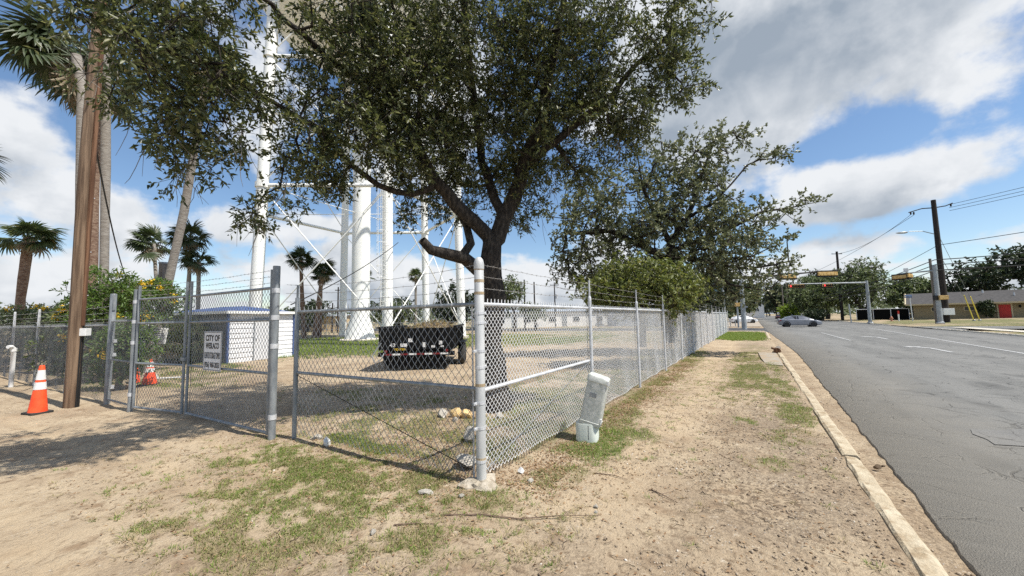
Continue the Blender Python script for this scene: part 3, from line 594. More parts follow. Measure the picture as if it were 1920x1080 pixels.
# ------------------------------------------------------------------ trees
def grow(limbs, crown, n_attr, r_root, seed, step=.28, rtip=.006, jit=.06, k_exp=.45, up=.0, limb_r=None, bare=()):
    """limbs: polylines (world), crown: ellipsoids (x, y, z, ra, rb, rc, weight) with ra along camera-right axis and rb along depth; returns nodes, parents, radii, tips"""
    g_ = np.random.default_rng(seed); P = []; par = []; fixed = {}; limb_tips = []
    def near(p): A_ = np.array(P); return int(((A_-p)**2).sum(1).argmin())
    for li, L in enumerate(limbs):
        L = [np.array(p, float) for p in L]
        if li == 0: P.append(L[0]); par.append(-1); last = 0
        else: last = near(L[0])
        n_before = len(P)
        prev = P[last]
        for q in (L[1:] if li == 0 else L):
            d_ = np.linalg.norm(q-prev); k = max(1, int(d_/step)); s0 = prev.copy()
            if d_ < 1e-3: continue
            for j in range(1, k+1):
                p = s0 + (q-s0)*j/k
                if j < k or li: p = p + g_.normal(0, jit*.45, 3)
                P.append(p); par.append(last); last = len(P)-1
            prev = P[last]
        if li and li not in bare: limb_tips += list(range(n_before + int((len(P)-n_before)*.62), len(P)))
        if limb_r:
            ids = [i for i in range(len(P)) if i not in fixed]
            for q, i in enumerate(ids): fixed[i] = limb_r[li][0] + (limb_r[li][1]-limb_r[li][0])*(q/max(1, len(ids)-1))
    C = np.array([c[:3] for c in crown]); Rr = np.array([c[3:6] for c in crown]); W = np.array([c[6]*(c[3]*c[4]*c[5])**.68 for c in crown]); W /= W.sum()
    idx = g_.choice(len(crown), n_attr, p=W); d_ = g_.normal(size=(n_attr, 3)); d_ /= np.linalg.norm(d_, axis=1)[:, None]
    rad = g_.uniform(.15, 1, n_attr)**.42; loc = d_*rad[:, None]*Rr[idx]
    ax = np.array([math.cos(PSI), math.sin(PSI), 0]); bx = np.array([-math.sin(PSI), math.cos(PSI), 0])
    At = C[idx] + loc[:, :1]*ax + loc[:, 1:2]*bx; At[:, 2] += loc[:, 2]
    base = np.array(P); dist = np.array([np.sqrt(((base-a)**2).sum(1).min()) for a in At]); order = np.argsort(dist)
    buf = np.zeros((len(P)+n_attr*14, 3)); nP = len(P); buf[:nP] = base; par = list(par); tips = list(limb_tips); trunk_n = len(limbs[0])
    for o in order:
        a = At[o]; dd = ((buf[:nP]-a)**2).sum(1); dd[:max(2, int(trunk_n*1.2))] += 1.0
        j = int(dd.argmin()); d0_ = math.sqrt(dd[j]); k = min(12, max(1, int(d0_/(step*.9)))); s0 = buf[j].copy(); last = j
        side = g_.normal(0, 1, 3)*d0_*.10
        for q in range(1, k+1):
            t = q/k; p = s0 + (a-s0)*t + side*math.sin(math.pi*t) + np.array([0, 0, up*d0_*math.sin(math.pi*t)])
            buf[nP] = p; par.append(last); last = nP; nP += 1
        tips.append(last)
    P = buf[:nP]; par = np.array(par); cnt = np.zeros(nP); cnt[tips] = 1
    for i in range(nP-1, 0, -1): cnt[par[i]] += cnt[i]
    cnt = np.maximum(cnt, .6)
    rad = np.maximum(r_root*(cnt/cnt[0])**k_exp, rtip)
    for i, r_ in fixed.items(): rad[i] = r_
    return P, par, rad, np.array(tips), cnt
def wood_mesh(name, P, par, rad, cnt, base_flare=1.35, keep=None):
    n = len(P); ch = [[] for _ in range(n)]
    for i in range(1, n): ch[par[i]].append(i)
    V_ = []; F_ = []; nb = 0
    stack = [(0, None)]
    while stack:
        s0, frm = stack.pop(); path = [] if frm is None else [frm]; i = s0
        while True:
            path.append(i)
            if not ch[i]: break
            c = sorted(ch[i], key=lambda q: -cnt[q]); 
            for q in c[1:]: stack.append((q, i))
            i = c[0]
        if len(path) < 2: continue
        Q = P[path]; rr = rad[path].copy()
        if frm is not None: rr[0] = min(rad[frm], rr[1]*1.25)
        if frm is None: rr[0] *= base_flare; rr[1] *= 1.08
        m = 10 if rr.max() > .12 else 7 if rr.max() > .05 else 5 if rr.max() > .02 else 3
        T = np.gradient(Q, axis=0); T /= np.linalg.norm(T, axis=1)[:, None]+1e-9
        u = np.cross(T[0], [0.3, .2, 1.0]); u /= np.linalg.norm(u)+1e-9; an = np.arange(m)*2*math.pi/m; out = np.zeros((len(Q), m, 3))
        for k in range(len(Q)):
            u = u - T[k]*np.dot(u, T[k]); u /= np.linalg.norm(u)+1e-9; w_ = np.cross(T[k], u)
            bumpy = 1 + (.07*np.sin(an*3+k*1.3+s0) if m >= 10 else 0)
            out[k] = Q[k] + (np.cos(an)*bumpy)[:, None]*u*rr[k] + (np.sin(an)*bumpy)[:, None]*w_*rr[k]
        V_.append(out.reshape(-1, 3)); j = np.arange(len(Q)-1)[:, None]*m; c = np.arange(m)[None]; d_ = (c+1) % m
        F_.append((np.stack([j+c, j+d_, j+m+d_, j+m+c], -1)+nb).reshape(-1, 4)); nb += out.shape[0]*m
    return np.concatenate(V_), np.concatenate(F_)
def leaf_quads(B, D, Nn, ln, wd, fold=.25):
    """leaves from base points, directions, normals"""
    S = np.cross(D, Nn); S /= np.linalg.norm(S, axis=1)[:, None]+1e-9; Nn = np.cross(S, D); n = len(B)
    ln = ln[:, None]; wd = wd[:, None]
    mid = B + D*ln*.48; tip = B + D*ln - Nn*ln*.10
    V_ = np.stack([B, mid+S*wd*.5+Nn*wd*fold, tip, mid-S*wd*.5+Nn*wd*fold], 1).reshape(-1, 3)
    b = np.arange(n)[:, None]*4
    return V_, np.concatenate([b+np.array([[0, 1, 2]]), b+np.array([[0, 2, 3]])], 0)
def unit(a): return a/(np.linalg.norm(a, axis=-1, keepdims=True)+1e-9)
def sprays(tips, tipdir, seed, K, Lmean, m, ln, wd, droop=.2, spread=.9, upn=.6, wind=(0, 0, 0)):
    """K twiglets at every tip, m leaves on each; returns leaf geometry and twiglet geometry"""
    g_ = np.random.default_rng(seed); n = len(tips)
    d_ = unit(tipdir[:, None]*.55 + g_.normal(0, spread, (n, K, 3)) + np.array([0, 0, -droop]) + np.array(wind))
    L = Lmean*g_.uniform(.5, 1.35, (n, K, 1)); t = (np.linspace(0, 1, m)**.6*.62+.38)[None, None, :, None] + g_.normal(0, .04, (n, K, m, 1))
    sagv = np.zeros(3); sagv[2] = -1
    pos = tips[:, None, None] + d_[:, :, None]*L[:, :, None]*t + sagv*(L[:, :, None]*t*t*droop*.5)
    ld = unit(d_[:, :, None]*.55 + g_.normal(0, .62, (n, K, m, 3)) + np.array(wind)*.5); nn = unit(g_.normal(0, 1, (n, K, m, 3)) + np.array([0, 0, upn*1.6]))
    q = n*K*m; lnn = ln*g_.uniform(.5, 1.35, q); wdd = wd*g_.uniform(.7, 1.2, q)
    LV, LF = leaf_quads(pos.reshape(q, 3), ld.reshape(q, 3), nn.reshape(q, 3), lnn, wdd)
    # twiglets: thin three-sided tubes
    a = np.repeat(tips, K, 0); e = (tips[:, None] + d_*L + sagv*(L*droop*.5)).reshape(-1, 3); dd = unit(e-a); u = unit(np.cross(dd, [.2, .3, 1])); v = np.cross(dd, u); r_ = .0022*max(1, ln/.06)
    ring = np.stack([u, -u*.5+v*.87, -u*.5-v*.87], 1)*r_
    TV = np.concatenate([a[:, None]+ring, e[:, None]+ring*.4], 1).reshape(-1, 3); b = np.arange(n*K)[:, None, None]*6
    c = np.array([[0, 1, 4, 3], [1, 2, 5, 4], [2, 0, 3, 5]])[None]
    return LV, LF, TV, (b+c).reshape(-1, 4)
def tree(name, label, limbs, crown, n_attr, r_root, seed, wood, leafm, K=5, Ls=.22, m=7, ln=.065, wd=.026, group=None, step=.28, droop=.2, spread=.9, rtip=.006, extra=None, cat='tree', upn=.6, k_exp=.45, wind=(0, 0, 0), up=0.0, crown_name='crown', limb_r=None, bare=()):
    P, par, rad, tips, cnt = grow(limbs, crown, n_attr, r_root, seed, step, rtip, k_exp=k_exp, up=up, limb_r=limb_r, bare=bare)
    b0 = P[0].copy(); b0[2] = 0
    t = thing(name, label, cat, tuple(b0), 0, group)
    V_, F_ = wood_mesh(name, P, par, rad, cnt); td = unit(P[tips]-P[par[tips]])
    LV, LF, TV, TF = sprays(P[tips], td, seed+5, K, Ls, m, ln, wd, droop, spread, upn, wind)
    me = np_mesh('trunk', np.concatenate([V_, TV])-b0, np.concatenate([F_, TF+len(V_)])); o = link_mesh('trunk', me, wood, t, smooth_=True)
    link_mesh(crown_name, np_mesh('crown', LV-b0, LF), leafm, t)
    return t
m_oakleaf = leafmat('live_oak_leaves', (.030, .044, .013), (.165, .18, .075), (.28, .26, .11), rough=.40, trans=.34, spec=.5)
m_t2leaf = leafmat('grey_green_leaves', (.09, .105, .048), (.21, .225, .12), (.32, .30, .19), rough=.40, trans=.25)
m_lime = leafmat('yellow_green_leaves', (.08, .105, .025), (.22, .24, .075), (.34, .31, .13), rough=.5, trans=.3)
m_dark = leafmat('dark_green_leaves', (.022, .036, .015), (.07, .095, .042), rough=.55, trans=.2)
m_mid = leafmat('mid_green_leaves', (.075, .105, .04), (.19, .225, .10), rough=.55, trans=.25)
m_far = leafmat('far_green_leaves', (.075, .10, .05), (.14, .165, .09), rough=.6, trans=.25)
m_brite = leafmat('bright_lime_leaves', (.16, .24, .03), (.28, .36, .06), rough=.55, trans=.3)
OAK_CROWN = [(-5.44,3.76,5.98,0.85,1.2,1.07,1),(-5.14,4.65,6.08,1.27,1.6,1.27,1),(-4.25,5.74,6.68,1.36,1.8,1.36,1),(-3.01,6.53,6.54,1.36,1.6,1.36,1),(-1.85,6.9,6.53,1.11,1.2,1.11,1),(-0.99,7.18,6.86,0.69,0.9,0.88,1),(-0.79,7.38,5.98,0.34,0.4,0.39,0.6),(-5.27,3.86,4.77,0.97,1.0,0.7,1),(-5.1,5.15,4.83,1.02,1.5,0.82,1),(-4.44,6.35,5.22,1.12,1.6,0.9,1),(-3.05,6.52,5.14,1.03,1.3,0.72,1),(-2.01,6.92,5.32,0.7,0.9,0.6,1),(-1.63,6.94,5.12,0.39,0.4,0.39,0.7),(-5.62,3.21,4.3,0.5,0.8,0.45,1),(-5.69,2.76,3.63,0.31,0.4,0.38,0.7),(-5.64,2.55,4.88,0.34,0.5,0.57,0.55),(-5.97,2.62,3.26,0.15,0.2,0.31,0.4),(-5.29,1.72,4.67,0.47,0.8,0.66,1),(-5.48,1.36,4.79,0.66,0.8,0.54,1),(-5.82,1.12,5.04,0.42,0.6,0.36,1),(-5.49,1.53,4.12,0.49,0.6,0.31,1),(-5.37,1.85,4.06,0.35,0.6,0.32,1),(-6.18,1.58,4.01,0.3,0.3,0.2,0.5),(-5.99,1.97,3.75,0.35,0.3,0.42,0.35),(-6.81,1.1,4.9,0.34,0.5,0.27,0.6),(-3.55,6.53,4.29,0.53,0.8,0.48,0.6),(-2.89,7.15,4.55,0.55,0.7,0.44,0.4),(-5.17,5.99,4.23,0.78,0.8,0.45,0.6),(-4.3,6.91,3.96,0.7,0.6,0.35,0.5),(-5.49,4.98,4.03,0.61,0.6,0.41,0.5),(-5.54,3.3,3.93,0.5,0.5,0.25,0.5),(-5.1,3.79,7.85,1.25,1.6,0.72,0.45),(-4.24,4.96,8.69,2.15,2.2,1.47,0.4),(-2.25,6.47,8.44,1.81,1.8,1.21,0.4),(-5.1,1.4,5.59,0.76,0.9,0.35,0.7),(-4.25,5.0,10.7,2.01,2,1.21,0.4),(-4.4,1.95,5.72,0.66,0.8,0.3,0.8),(-4.32,2.66,6.21,0.62,0.7,0.31,0.5)]
OAK_LIMBS = [[(-4.2,6.05,-0.1),(-4.2,5.97,0.85),(-4.18,5.91,1.65),(-4.17,5.89,2.46),(-4.13,5.92,3.13)],[(-4.2,5.86,3.28),(-4.34,5.63,3.47),(-4.59,5.32,3.8),(-4.79,5.04,4.21),(-5.01,4.72,4.95),(-5.17,4.43,5.67),(-5.36,4.11,6.55),(-5.53,4.0,7.76)],[(-4.84,5.02,4.09),(-5.03,4.68,3.98),(-5.35,4.24,3.99),(-5.54,3.85,4.29),(-5.59,3.32,4.64),(-5.62,2.69,4.86),(-5.39,2.0,4.8),(-5.5,1.46,4.8),(-5.87,1.09,5.04)],[(-4.29,5.63,2.6),(-4.38,5.32,2.74),(-4.5,5.0,2.83),(-4.61,4.75,2.94),(-4.69,4.56,3.06)],[(-4.39,5.31,2.76),(-4.4,5.51,3.1),(-4.62,5.69,3.47),(-4.92,5.83,3.83),(-5.41,5.93,4.49)],[(-4.09,5.93,3.23),(-3.97,6.09,3.61),(-3.85,6.24,4.05),(-3.61,6.33,4.67),(-3.34,6.43,5.4),(-3.06,6.39,6.38),(-2.78,6.35,7.53),(-2.5,6.3,8.55)],[(-3.97,6.08,3.71),(-4.34,6.14,4.34),(-4.6,6.27,5.0),(-4.65,6.14,6.01),(-4.53,5.77,7.03),(-4.3,5.34,8.07),(-4.28,5.03,10.2)],[(-3.61,6.33,4.67),(-2.92,6.49,5.09),(-2.25,6.74,5.63),(-1.59,6.98,6.25),(-0.99,7.18,6.86)],[(-5.17,4.43,5.67),(-5.52,3.71,5.89),(-5.49,2.89,6.0),(-5.1,2.08,5.87),(-4.91,1.62,5.74)],[(-3.34,6.43,5.4),(-2.98,6.84,4.8),(-2.8,7.22,4.44)]]
T2_CROWN = [(-3.04,17.9,5.04,2.85,2.5,1.9,1),(-4.38,16.95,6.25,1.9,2.2,1.66,1),(-1.94,18.44,6.67,1.9,2.2,1.43,1),(-3.35,17.39,8.37,1.43,1.6,1.07,0.8),(-1.43,18.58,8.56,1.07,1.3,1.07,0.8),(-1.0,18.61,4.89,1.85,2,1.38,1),(0.19,18.88,3.65,1.34,1.5,1.01,0.8),(0.61,18.93,5.88,1.34,1.2,0.63,0.6),(1.58,19.51,6.19,0.78,0.6,0.31,0.45),(2.44,20.03,6.33,0.4,0.3,0.16,0.3),(0.04,18.84,9.36,0.6,0.6,0.51,0.5),(0.96,19.51,8.3,0.92,0.8,0.37,0.5),(1.65,19.93,8.4,0.35,0.4,0.18,0.3),(-0.85,18.83,9.73,0.38,0.5,0.48,0.4),(1.21,19.41,4.86,0.67,0.6,0.45,0.4),(1.44,19.64,3.85,0.45,0.4,0.27,0.35),(-1.97,18.15,9.52,0.59,0.6,0.48,0.5),(0.78,18.75,2.71,0.76,0.5,0.35,0.4),(-5.75,16.02,7.0,1.43,1.6,1.19,0.8),(-6.45,15.74,5.35,1.43,1.6,1.43,0.8),(-5.73,16.33,3.91,1.66,1.8,1.07,1),(-0.16,18.19,2.41,1.08,0.8,0.48,0.6),(-1.46,17.91,3.02,1.57,1.5,1.01,1),(-7.04,15.51,3.82,0.59,0.6,0.59,0.5),(-4.39,18.39,3.5,2.52,2,1.01,1)]
T2_LIMBS = [[(-3.15,18.27,0.53),(-3.04,18.16,2.43),(-2.99,18.05,3.85),(-2.9,18.02,4.8)],[(-2.9,18.02,4.8),(-3.39,17.59,5.99),(-3.81,17.2,7.43),(-3.93,16.99,8.85)],[(-2.9,18.02,4.8),(-2.28,18.29,5.97),(-1.7,18.53,7.38),(-1.21,18.7,8.79),(-0.85,18.82,9.85)],[(-2.28,18.29,5.97),(-1.11,18.5,6.54),(0.16,19.03,8.09),(1.56,19.87,8.52)],[(-2.83,18.08,4.56),(-1.8,18.33,4.95),(-0.57,18.7,5.44),(0.61,18.93,5.88),(2.63,20.15,6.32)],[(-2.84,18.1,4.32),(-1.63,18.18,3.97),(-0.1,18.71,3.55),(1.44,19.64,3.89)],[(-2.98,18.03,4.09),(-4.06,17.28,4.82),(-5.23,16.48,5.56),(-6.65,15.61,5.36)],[(-1.63,18.18,3.97),(-0.7,18.16,2.88),(0.59,18.64,2.61)]]
SHR_CROWN = [(-3.17,13.28,2.99,1.09,1.3,0.64,1),(-4.44,13.11,2.6,0.94,1.2,0.66,1),(-2.19,14.51,2.74,0.94,1.2,0.66,1),(-3.75,12.98,2.35,1.09,1.2,0.55,1),(-2.6,13.71,2.33,1.09,1.2,0.55,1)]
SHR_LIMBS = [[(-3.23,13.47,0.64),(-3.19,13.42,1.36),(-3.22,13.32,2.27)]]
oak = tree('oak_tree', 'large dark live oak spreading over the fence corner', OAK_LIMBS, OAK_CROWN, 1950, .215, 3, m_bark, m_oakleaf, K=8, Ls=.27, m=8, ln=.085, wd=.034, droop=.25, rtip=.0045, k_exp=.50, bare=(3, 4),
           limb_r=[(.27, .19), (.14, .04), (.06, .014), (.13, .075), (.085, .045), (.165, .045), (.10, .035), (.09, .03), (.07, .02), (.05, .02)])
tree('broadleaf_tree', 'wind-swept grey-green tree rising behind the roadside fence', T2_LIMBS, T2_CROWN, 900, .24, 8, m_bark, m_t2leaf, K=5, Ls=.42, m=7, ln=.15, wd=.095, droop=.0, rtip=.010, step=.5, k_exp=.42, wind=(.25, .15, .15))
tree('bush', 'yellow-green bush below the wind-swept tree behind the fence', SHR_LIMBS, SHR_CROWN, 290, .09, 12, m_bark, m_lime, K=6, Ls=.40, m=7, ln=.14, wd=.075, droop=.0, rtip=.008, step=.4, cat='bush')
# dead twigs hanging in the oak
b = MB(OAK_LIMBS[0][0]); rr = random.Random(5)
for (x, y, z, ra, rb, rc, w_) in OAK_CROWN[7:30]:
    for q in range(3):
        p = Vector((x + rr.uniform(-ra, ra)*.8, y + rr.uniform(-.6, .6)*ra, z + rr.uniform(-.2, .8)*rc)); pts = [p]; d_ = Vector((rr.uniform(-1, 1), rr.uniform(-1, 1), -.9)).normalized()
        for i in range(7): d_ = (d_ + Vector((rr.uniform(-.5, .5), rr.uniform(-.5, .5), -.25))).normalized(); pts.append(pts[-1] + d_*rr.uniform(.08, .16))
        b.tube(pts, [.006, .0055, .005, .0045, .004, .0035, .003, .002], 4)
        b.tube([pts[3], pts[3]+Vector((rr.uniform(-.3, .3), rr.uniform(-.3, .3), -.25))], [.004, .002], 3)
o = b.build('dead_twigs', m_twig, oak); o.location = Vector(OAK_LIMBS[0][0]) - oak.location; o['kind'] = 'stuff'
# ------------------------------------------------------------------ water tower
TC = Vector((-29.23, 21.38, 0)); HX = Vector((math.cos(PSI), math.sin(PSI), 0)); HY = Vector((-math.sin(PSI), math.cos(PSI), 0))
tower = thing('water_tower', 'tall white six-legged water tower with central riser pipe', 'water tower', TC)
RB, RT, ZT = 8.9, 8.1, 31.5
def legp(i, z): a = R(60*i+3); rr_ = RB + (RT-RB)*z/ZT; return HX*rr_*math.cos(a) + HY*rr_*math.sin(a) + Vector((0, 0, z))
for i in range(6):
    b = MB(); b.tube([legp(i, z) for z in (-.2, 10.5, 21, ZT)], .36, 24, cap=False); [b.lathe([(.358, -.03), (.366, -.02), (.366, .02), (.358, .03)], legp(i, 2.2+2.35*k_), 24) for k_ in range(12)]; lg = autosmooth(b.build('leg', m_white, tower), 40)
    b = MB(); p = legp(i, 0); b.lathe([(.62, -.2), (.62, .22), (.58, .26)], (p.x, p.y, 0), 16); b.build('leg_footing', m_conc, lg)
    for z in (11.3, 21.0):
        p = legp(i, z); b = MB(); b.lathe([(.37, -.18), (.45, -.18), (.45, .18), (.37, .18)], p, 20); b.build('collar', m_white, lg)
    if i == 5:   # ladder on the leg nearest the trailer
        out = Vector((.35, -.94, 0)); sd = Vector((-out.y, out.x, 0)); b = MB()
        for s_ in (-.2, .2): b.tube([legp(i, z)+out*.52+sd*s_ for z in (2.6, 12, 22, 31)], .03, 6)
        for k in range(90): z = 2.7+k*.31; p = legp(i, z)+out*.52; b.tube([p-sd*.2, p+sd*.2], .014, 4)
        b.build('ladder', m_white, lg)
        b = MB()
        for k in range(32):
            z = 4.6+k*.8; p = legp(i, z)+out*.52; b.tube([p+sd*(.34*math.cos(t))+out*(.05+.55*math.sin(t)) for t in np.linspace(0, math.pi, 9)], .016, 4)
        for t in np.linspace(.2, math.pi-.2, 5): b.tube([legp(i, z)+out*.52+sd*(.34*math.cos(t))+out*(.05+.55*math.sin(t)) for z in (4.6, 14, 22, 29.4)], .012, 4)
        b.build('ladder_cage', m_white, lg)
b = MB(); b.lathe([(1.35, -.1), (1.30, .05), (1.12, .9), (.80, 2.0), (.76, 2.6), (.76, 27.5)], n=32); autosmooth(b.build('riser_pipe', m_white, tower), 30)
b = MB(); b.lathe([(1.7, -.2), (1.7, .14), (1.6, .2)], n=24); b.build('riser_base', m_conc, tower)
for z in (11.3, 21.0):
    for i in range(6):
        p, q = legp(i, z), legp((i+1) % 6, z); b = MB(); b.tube([p, q], .14, 10); b.build('strut', m_white, tower)
    for i in range(0, 6): b = MB(); b.tube([legp(i, z), Vector((0, 0, z))], .03, 6); b.build('spider_rod', m_white, tower)
for (z0, z1) in ((.9, 11.1), (11.5, 20.8), (21.2, 30.4)):
    for i in range(6):
        for a_, c_ in ((i, (i+1) % 6), ((i+1) % 6, i)): b = MB(); b.tube([legp(a_, z0), legp(c_, z1)], .045, 6); b.build('tie_rod', m_white, tower)
prof = [(.75, 25.8)]
for k in range(1, 15): t = k/14*math.pi/2; prof.append((.76+8.4*math.sin(t), 32.0-6.2*math.cos(t)))
prof += [(9.16, 35.0)] + [(9.16*math.cos(t), 35+4.5*math.sin(t)) for t in np.linspace(.15, 1.55, 10)]
b = MB(); b.lathe(prof, n=64); tk = autosmooth(b.build('tank', m_white, tower), 50)
b = MB(); b.lathe([(9.17, 31.6), (9.95, 31.6), (9.95, 31.75), (9.17, 31.75)], n=48); b.build('balcony', m_white, tk)
b = MB()
for z in (32.2, 32.75): b.tube([(9.9*math.cos(t), 9.9*math.sin(t), z) for t in np.linspace(0, 2*math.pi, 49)], .03, 5)
for t in np.linspace(0, 2*math.pi, 37)[:-1]: b.tube([(9.9*math.cos(t), 9.9*math.sin(t), 31.7), (9.9*math.cos(t), 9.9*math.sin(t), 32.75)], .03, 4)
b.build('balcony_rail', m_white, tk)
# ------------------------------------------------------------------ shed
m_shed = mat('white_shed_panel', (.76, .77, .78), (.82, .82, .82), 3, .6); m_blue = mat('blue_trim', (.055, .095, .23), (.08, .125, .27), 4, .6); m_door = mat('white_door', (.70, .71, .72), rough=.5)
SA, SB, SL = Vector((-19.0, 7.4, 0)), Vector((-19.75, 10.5, 0)), Vector((-23.1, 6.55, 0))
shed = thing('shed', 'white boarded shed with blue trim behind the gate', 'shed', SA, along(SA, SB)[0])
Ls, Ws, Hs = 3.2, 4.2, 2.12
def wall_panel(name, L, H_, pos, rz, skip=None):
    b = MB(); n = 10; hh = H_/n
    b.box((L/2, .06, H_/2), (L, .08, H_-.01)); o = b.build(name, m_shed, shed, loc=pos); o.rotation_euler = (0, 0, rz)
    for i in range(n):     # lapped siding boards, each its own piece
        for x0, x1 in (((0, skip[0]), (skip[1], L)) if skip and i < skip[2] else ((0, L),)):
            bb = MB(); bb.add([(x0, .02, i*hh), (x1, .02, i*hh), (x1, -.028, i*hh), (x0, -.028, i*hh), (x0, .02, (i+1)*hh-.006), (x1, .02, (i+1)*hh-.006), (x1, -.006, (i+1)*hh-.006), (x0, -.006, (i+1)*hh-.006)], [(0, 1, 2, 3), (7, 6, 5, 4), (3, 2, 6, 7), (1, 0, 4, 5), (0, 3, 7, 4), (2, 1, 5, 6)])
            bb.build('board', m_shed, o)
    return o
blockme = {}
wall_panel('wall', Ls, Hs, (0, 0, 0), 0, (1.15, 1.95, 9.1)); 
def side(name, L, pos, rz):
    b = MB()
    b.box((L/2, 0, Hs/2), (L, .1, Hs)); o = b.build(name, m_shedshade, shed, loc=pos); o.rotation_euler = (0, 0, rz); return o
m_shedshade = mat('shaded_shed_side', (.20, .205, .20), (.25, .25, .245), 3, .8)  # white shed wall darkened: shade of the unlit sides put into the colour
sd_ = wall_panel('side_wall', Ws, Hs, (0, Ws+.05, 0), R(-90)); sd_.data.materials[0] = m_shedshade
for ch in sd_.children: ch.data.materials[0] = m_shedshade
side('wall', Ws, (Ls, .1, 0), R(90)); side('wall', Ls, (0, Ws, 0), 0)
b = MB(); b.box((1.55, .02, .93), (.78, .06, 1.84)); dr = b.build('door', m_door, shed); b = MB(); b.lathe([(.03, 0), (.03, .05)], (1.26, -.03, .95), 8); b.build('handle', m_galvd, dr)
b = MB(); b.box((1.14, -.02, .95), (.05, .05, 1.9)); b.box((1.96, -.02, .95), (.05, .05, 1.9)); b.box((1.55, -.02, 1.90), (.87, .05, .05)); b.build('door_frame', m_galvd, dr)
b = MB()
for x, y in ((-.03, -.03), (Ls+.03, -.03), (-.03, Ws+.03)): b.box((x, y, Hs/2+.02), (.09, .09, Hs+.02))
b.build('corner_trim', m_blue, shed)
b = MB(); o_ = .18; e = [(-o_, -o_, Hs+.09), (Ls+o_, -o_, Hs+.09), (Ls+o_, Ws+o_, Hs+.09), (-o_, Ws+o_, Hs+.09)]; rg = [(Ls/2, 1.3, Hs+.40), (Ls/2, Ws-1.3, Hs+.40)]
b.add(e+rg, [(0, 1, 4), (1, 2, 5, 4), (2, 3, 5), (3, 0, 4, 5), (3, 2, 1, 0)]); b.build('roof', m_blue, shed)
b = MB(); b.box((Ls/2, -o_, Hs+.06), (Ls+2*o_, .03, .12)); b.box((-o_, Ws/2, Hs+.06), (.03, Ws+2*o_, .12)); b.build('fascia', m_white, shed)
# ------------------------------------------------------------------ utility pole by the gate
PB = Vector((-12.26, 1.96, 0)); pole = thing('utility_pole', 'brown wooden utility pole with grey meter box beside the orange cone', 'utility pole', PB)
top = Vector((.05, .0, 11.5)); b = MB(); pts = [Vector((0, 0, -.2)).lerp(top, t) + Vector((.02*math.sin(t*9), .02*math.cos(t*7), 0)) for t in np.linspace(0, 1, 14)]
b.tube(pts, [.122-.025*t for t in np.linspace(0, 1, 14)], 18); autosmooth(b.build('post', m_pole, pole), 50)
cdir = Vector((.66, .75, 0)).normalized()
def onp(z, extra=.0, side=cdir): t = (z+.2)/11.7; return Vector((0, 0, -.2)).lerp(top, t) + side*(.122-.025*t+extra)
b = MB(); b.tube([onp(z, .012) for z in (-.1, 1.5, 3, 6, 11.2)], .024, 8); b.build('conduit', m_cable, pole)
c2_ = Vector((.86, .5, 0)).normalized(); b = MB(); b.tube([onp(z, .012, c2_) for z in (-.1, .7, 1.45)], .018, 6); b.build('conduit', m_cable, pole)
m_plank = mat('red_brown_board', (.09, .04, .02), (.21, .11, .06), 16, .85, .3, 30, stretch=(1, 1, .06))
b = MB(); c3_ = Vector((.78, .62, 0)).normalized(); b.tube([onp(z, .01, c3_) for z in (1.7, 3, 6, 11)], .042, 6); b.build('cable_guard', m_plank, pole)
b = MB(); b.box(onp(1.56, .05), (.15, .12, .16), R(-42)); b.build('meter_box', m_sign, pole, bevel=.008)
b = MB()
for z in (2.35, 3.3, 4.5): p = onp(z, .02); b.box(p, (.09, .03, .02), R(-42))
b.build('straps', m_galv, pole)
b = MB(); b.box((.05, 0, 10.6), (.12, 2.4, .14)); b.build('crossarm', m_pole, pole)
# ------------------------------------------------------------------ cones
def cone_mesh(h, rb, rt):
    b = MB(); b.lathe([(rb, .03), (rb-.004, .05), (rb+(rt-rb)*.97, h-.02), (rt-.006, h), (rt-.014, h)], n=20); return b.mesh('cone_body')
def band(h, rb, rt, z0, z1):
    f = lambda z: rb+(rt-rb)*(z-.04)/(h-.04)+.0035
    b = MB(); b.lathe([(f(z0)-.004, z0), (f(z0), z0), (f(z1), z1), (f(z1)-.004, z1)], n=20); return b.mesh('reflective_band')
def cone(p, h, rb, label, tilt=(0, 0, 0), lean=True):
    t = thing('traffic_cone', label, 'traffic cone', (p[0], p[1], gz1(p[0], p[1])), group='orange traffic cones'); t.rotation_euler = tilt
    o = autosmooth(link_mesh('cone_body', cone_mesh(h, rb, .036), m_orange, t)); 
    for z0, z1 in ((h*.50, h*.65), (h*.70, h*.90)): autosmooth(link_mesh('reflective_band', band(h, rb, .036, z0, z1), m_cwhite, t))
    b = MB(); s_ = rb*1.2; b.prism([(s_*x, s_*y, .0) for x, y in ((-1, -.82), (-.82, -1), (.82, -1), (1, -.82), (1, .82), (.82, 1), (-.82, 1), (-1, .82))], (0, 0, .035)); b.build('base', m_rubber, t)
    b = MB()
    for k in range(4): z = h*(.26+.045*k); a = R(200); rr_ = rb+(.036-rb)*(z/h)+.001; b.box((rr_*math.cos(a), rr_*math.sin(a), z), (.006, .07-.012*k, .012), a)
    b.build('stamped_marks', m_ink2, t)
    return t
cone((-11.98, 1.50), .93, .135, 'bright orange traffic cone standing beside the wooden utility pole', (0, .03, R(20)))
cone((-14.55, 3.80), .72, .17, 'faded orange cone with wide base inside the narrow gate leaf', (0, 0, R(50)))
cone((-15.5, 3.72), 1.05, .12, 'tall slim orange cone half hidden by the left gate post', (0, .02, R(10)))
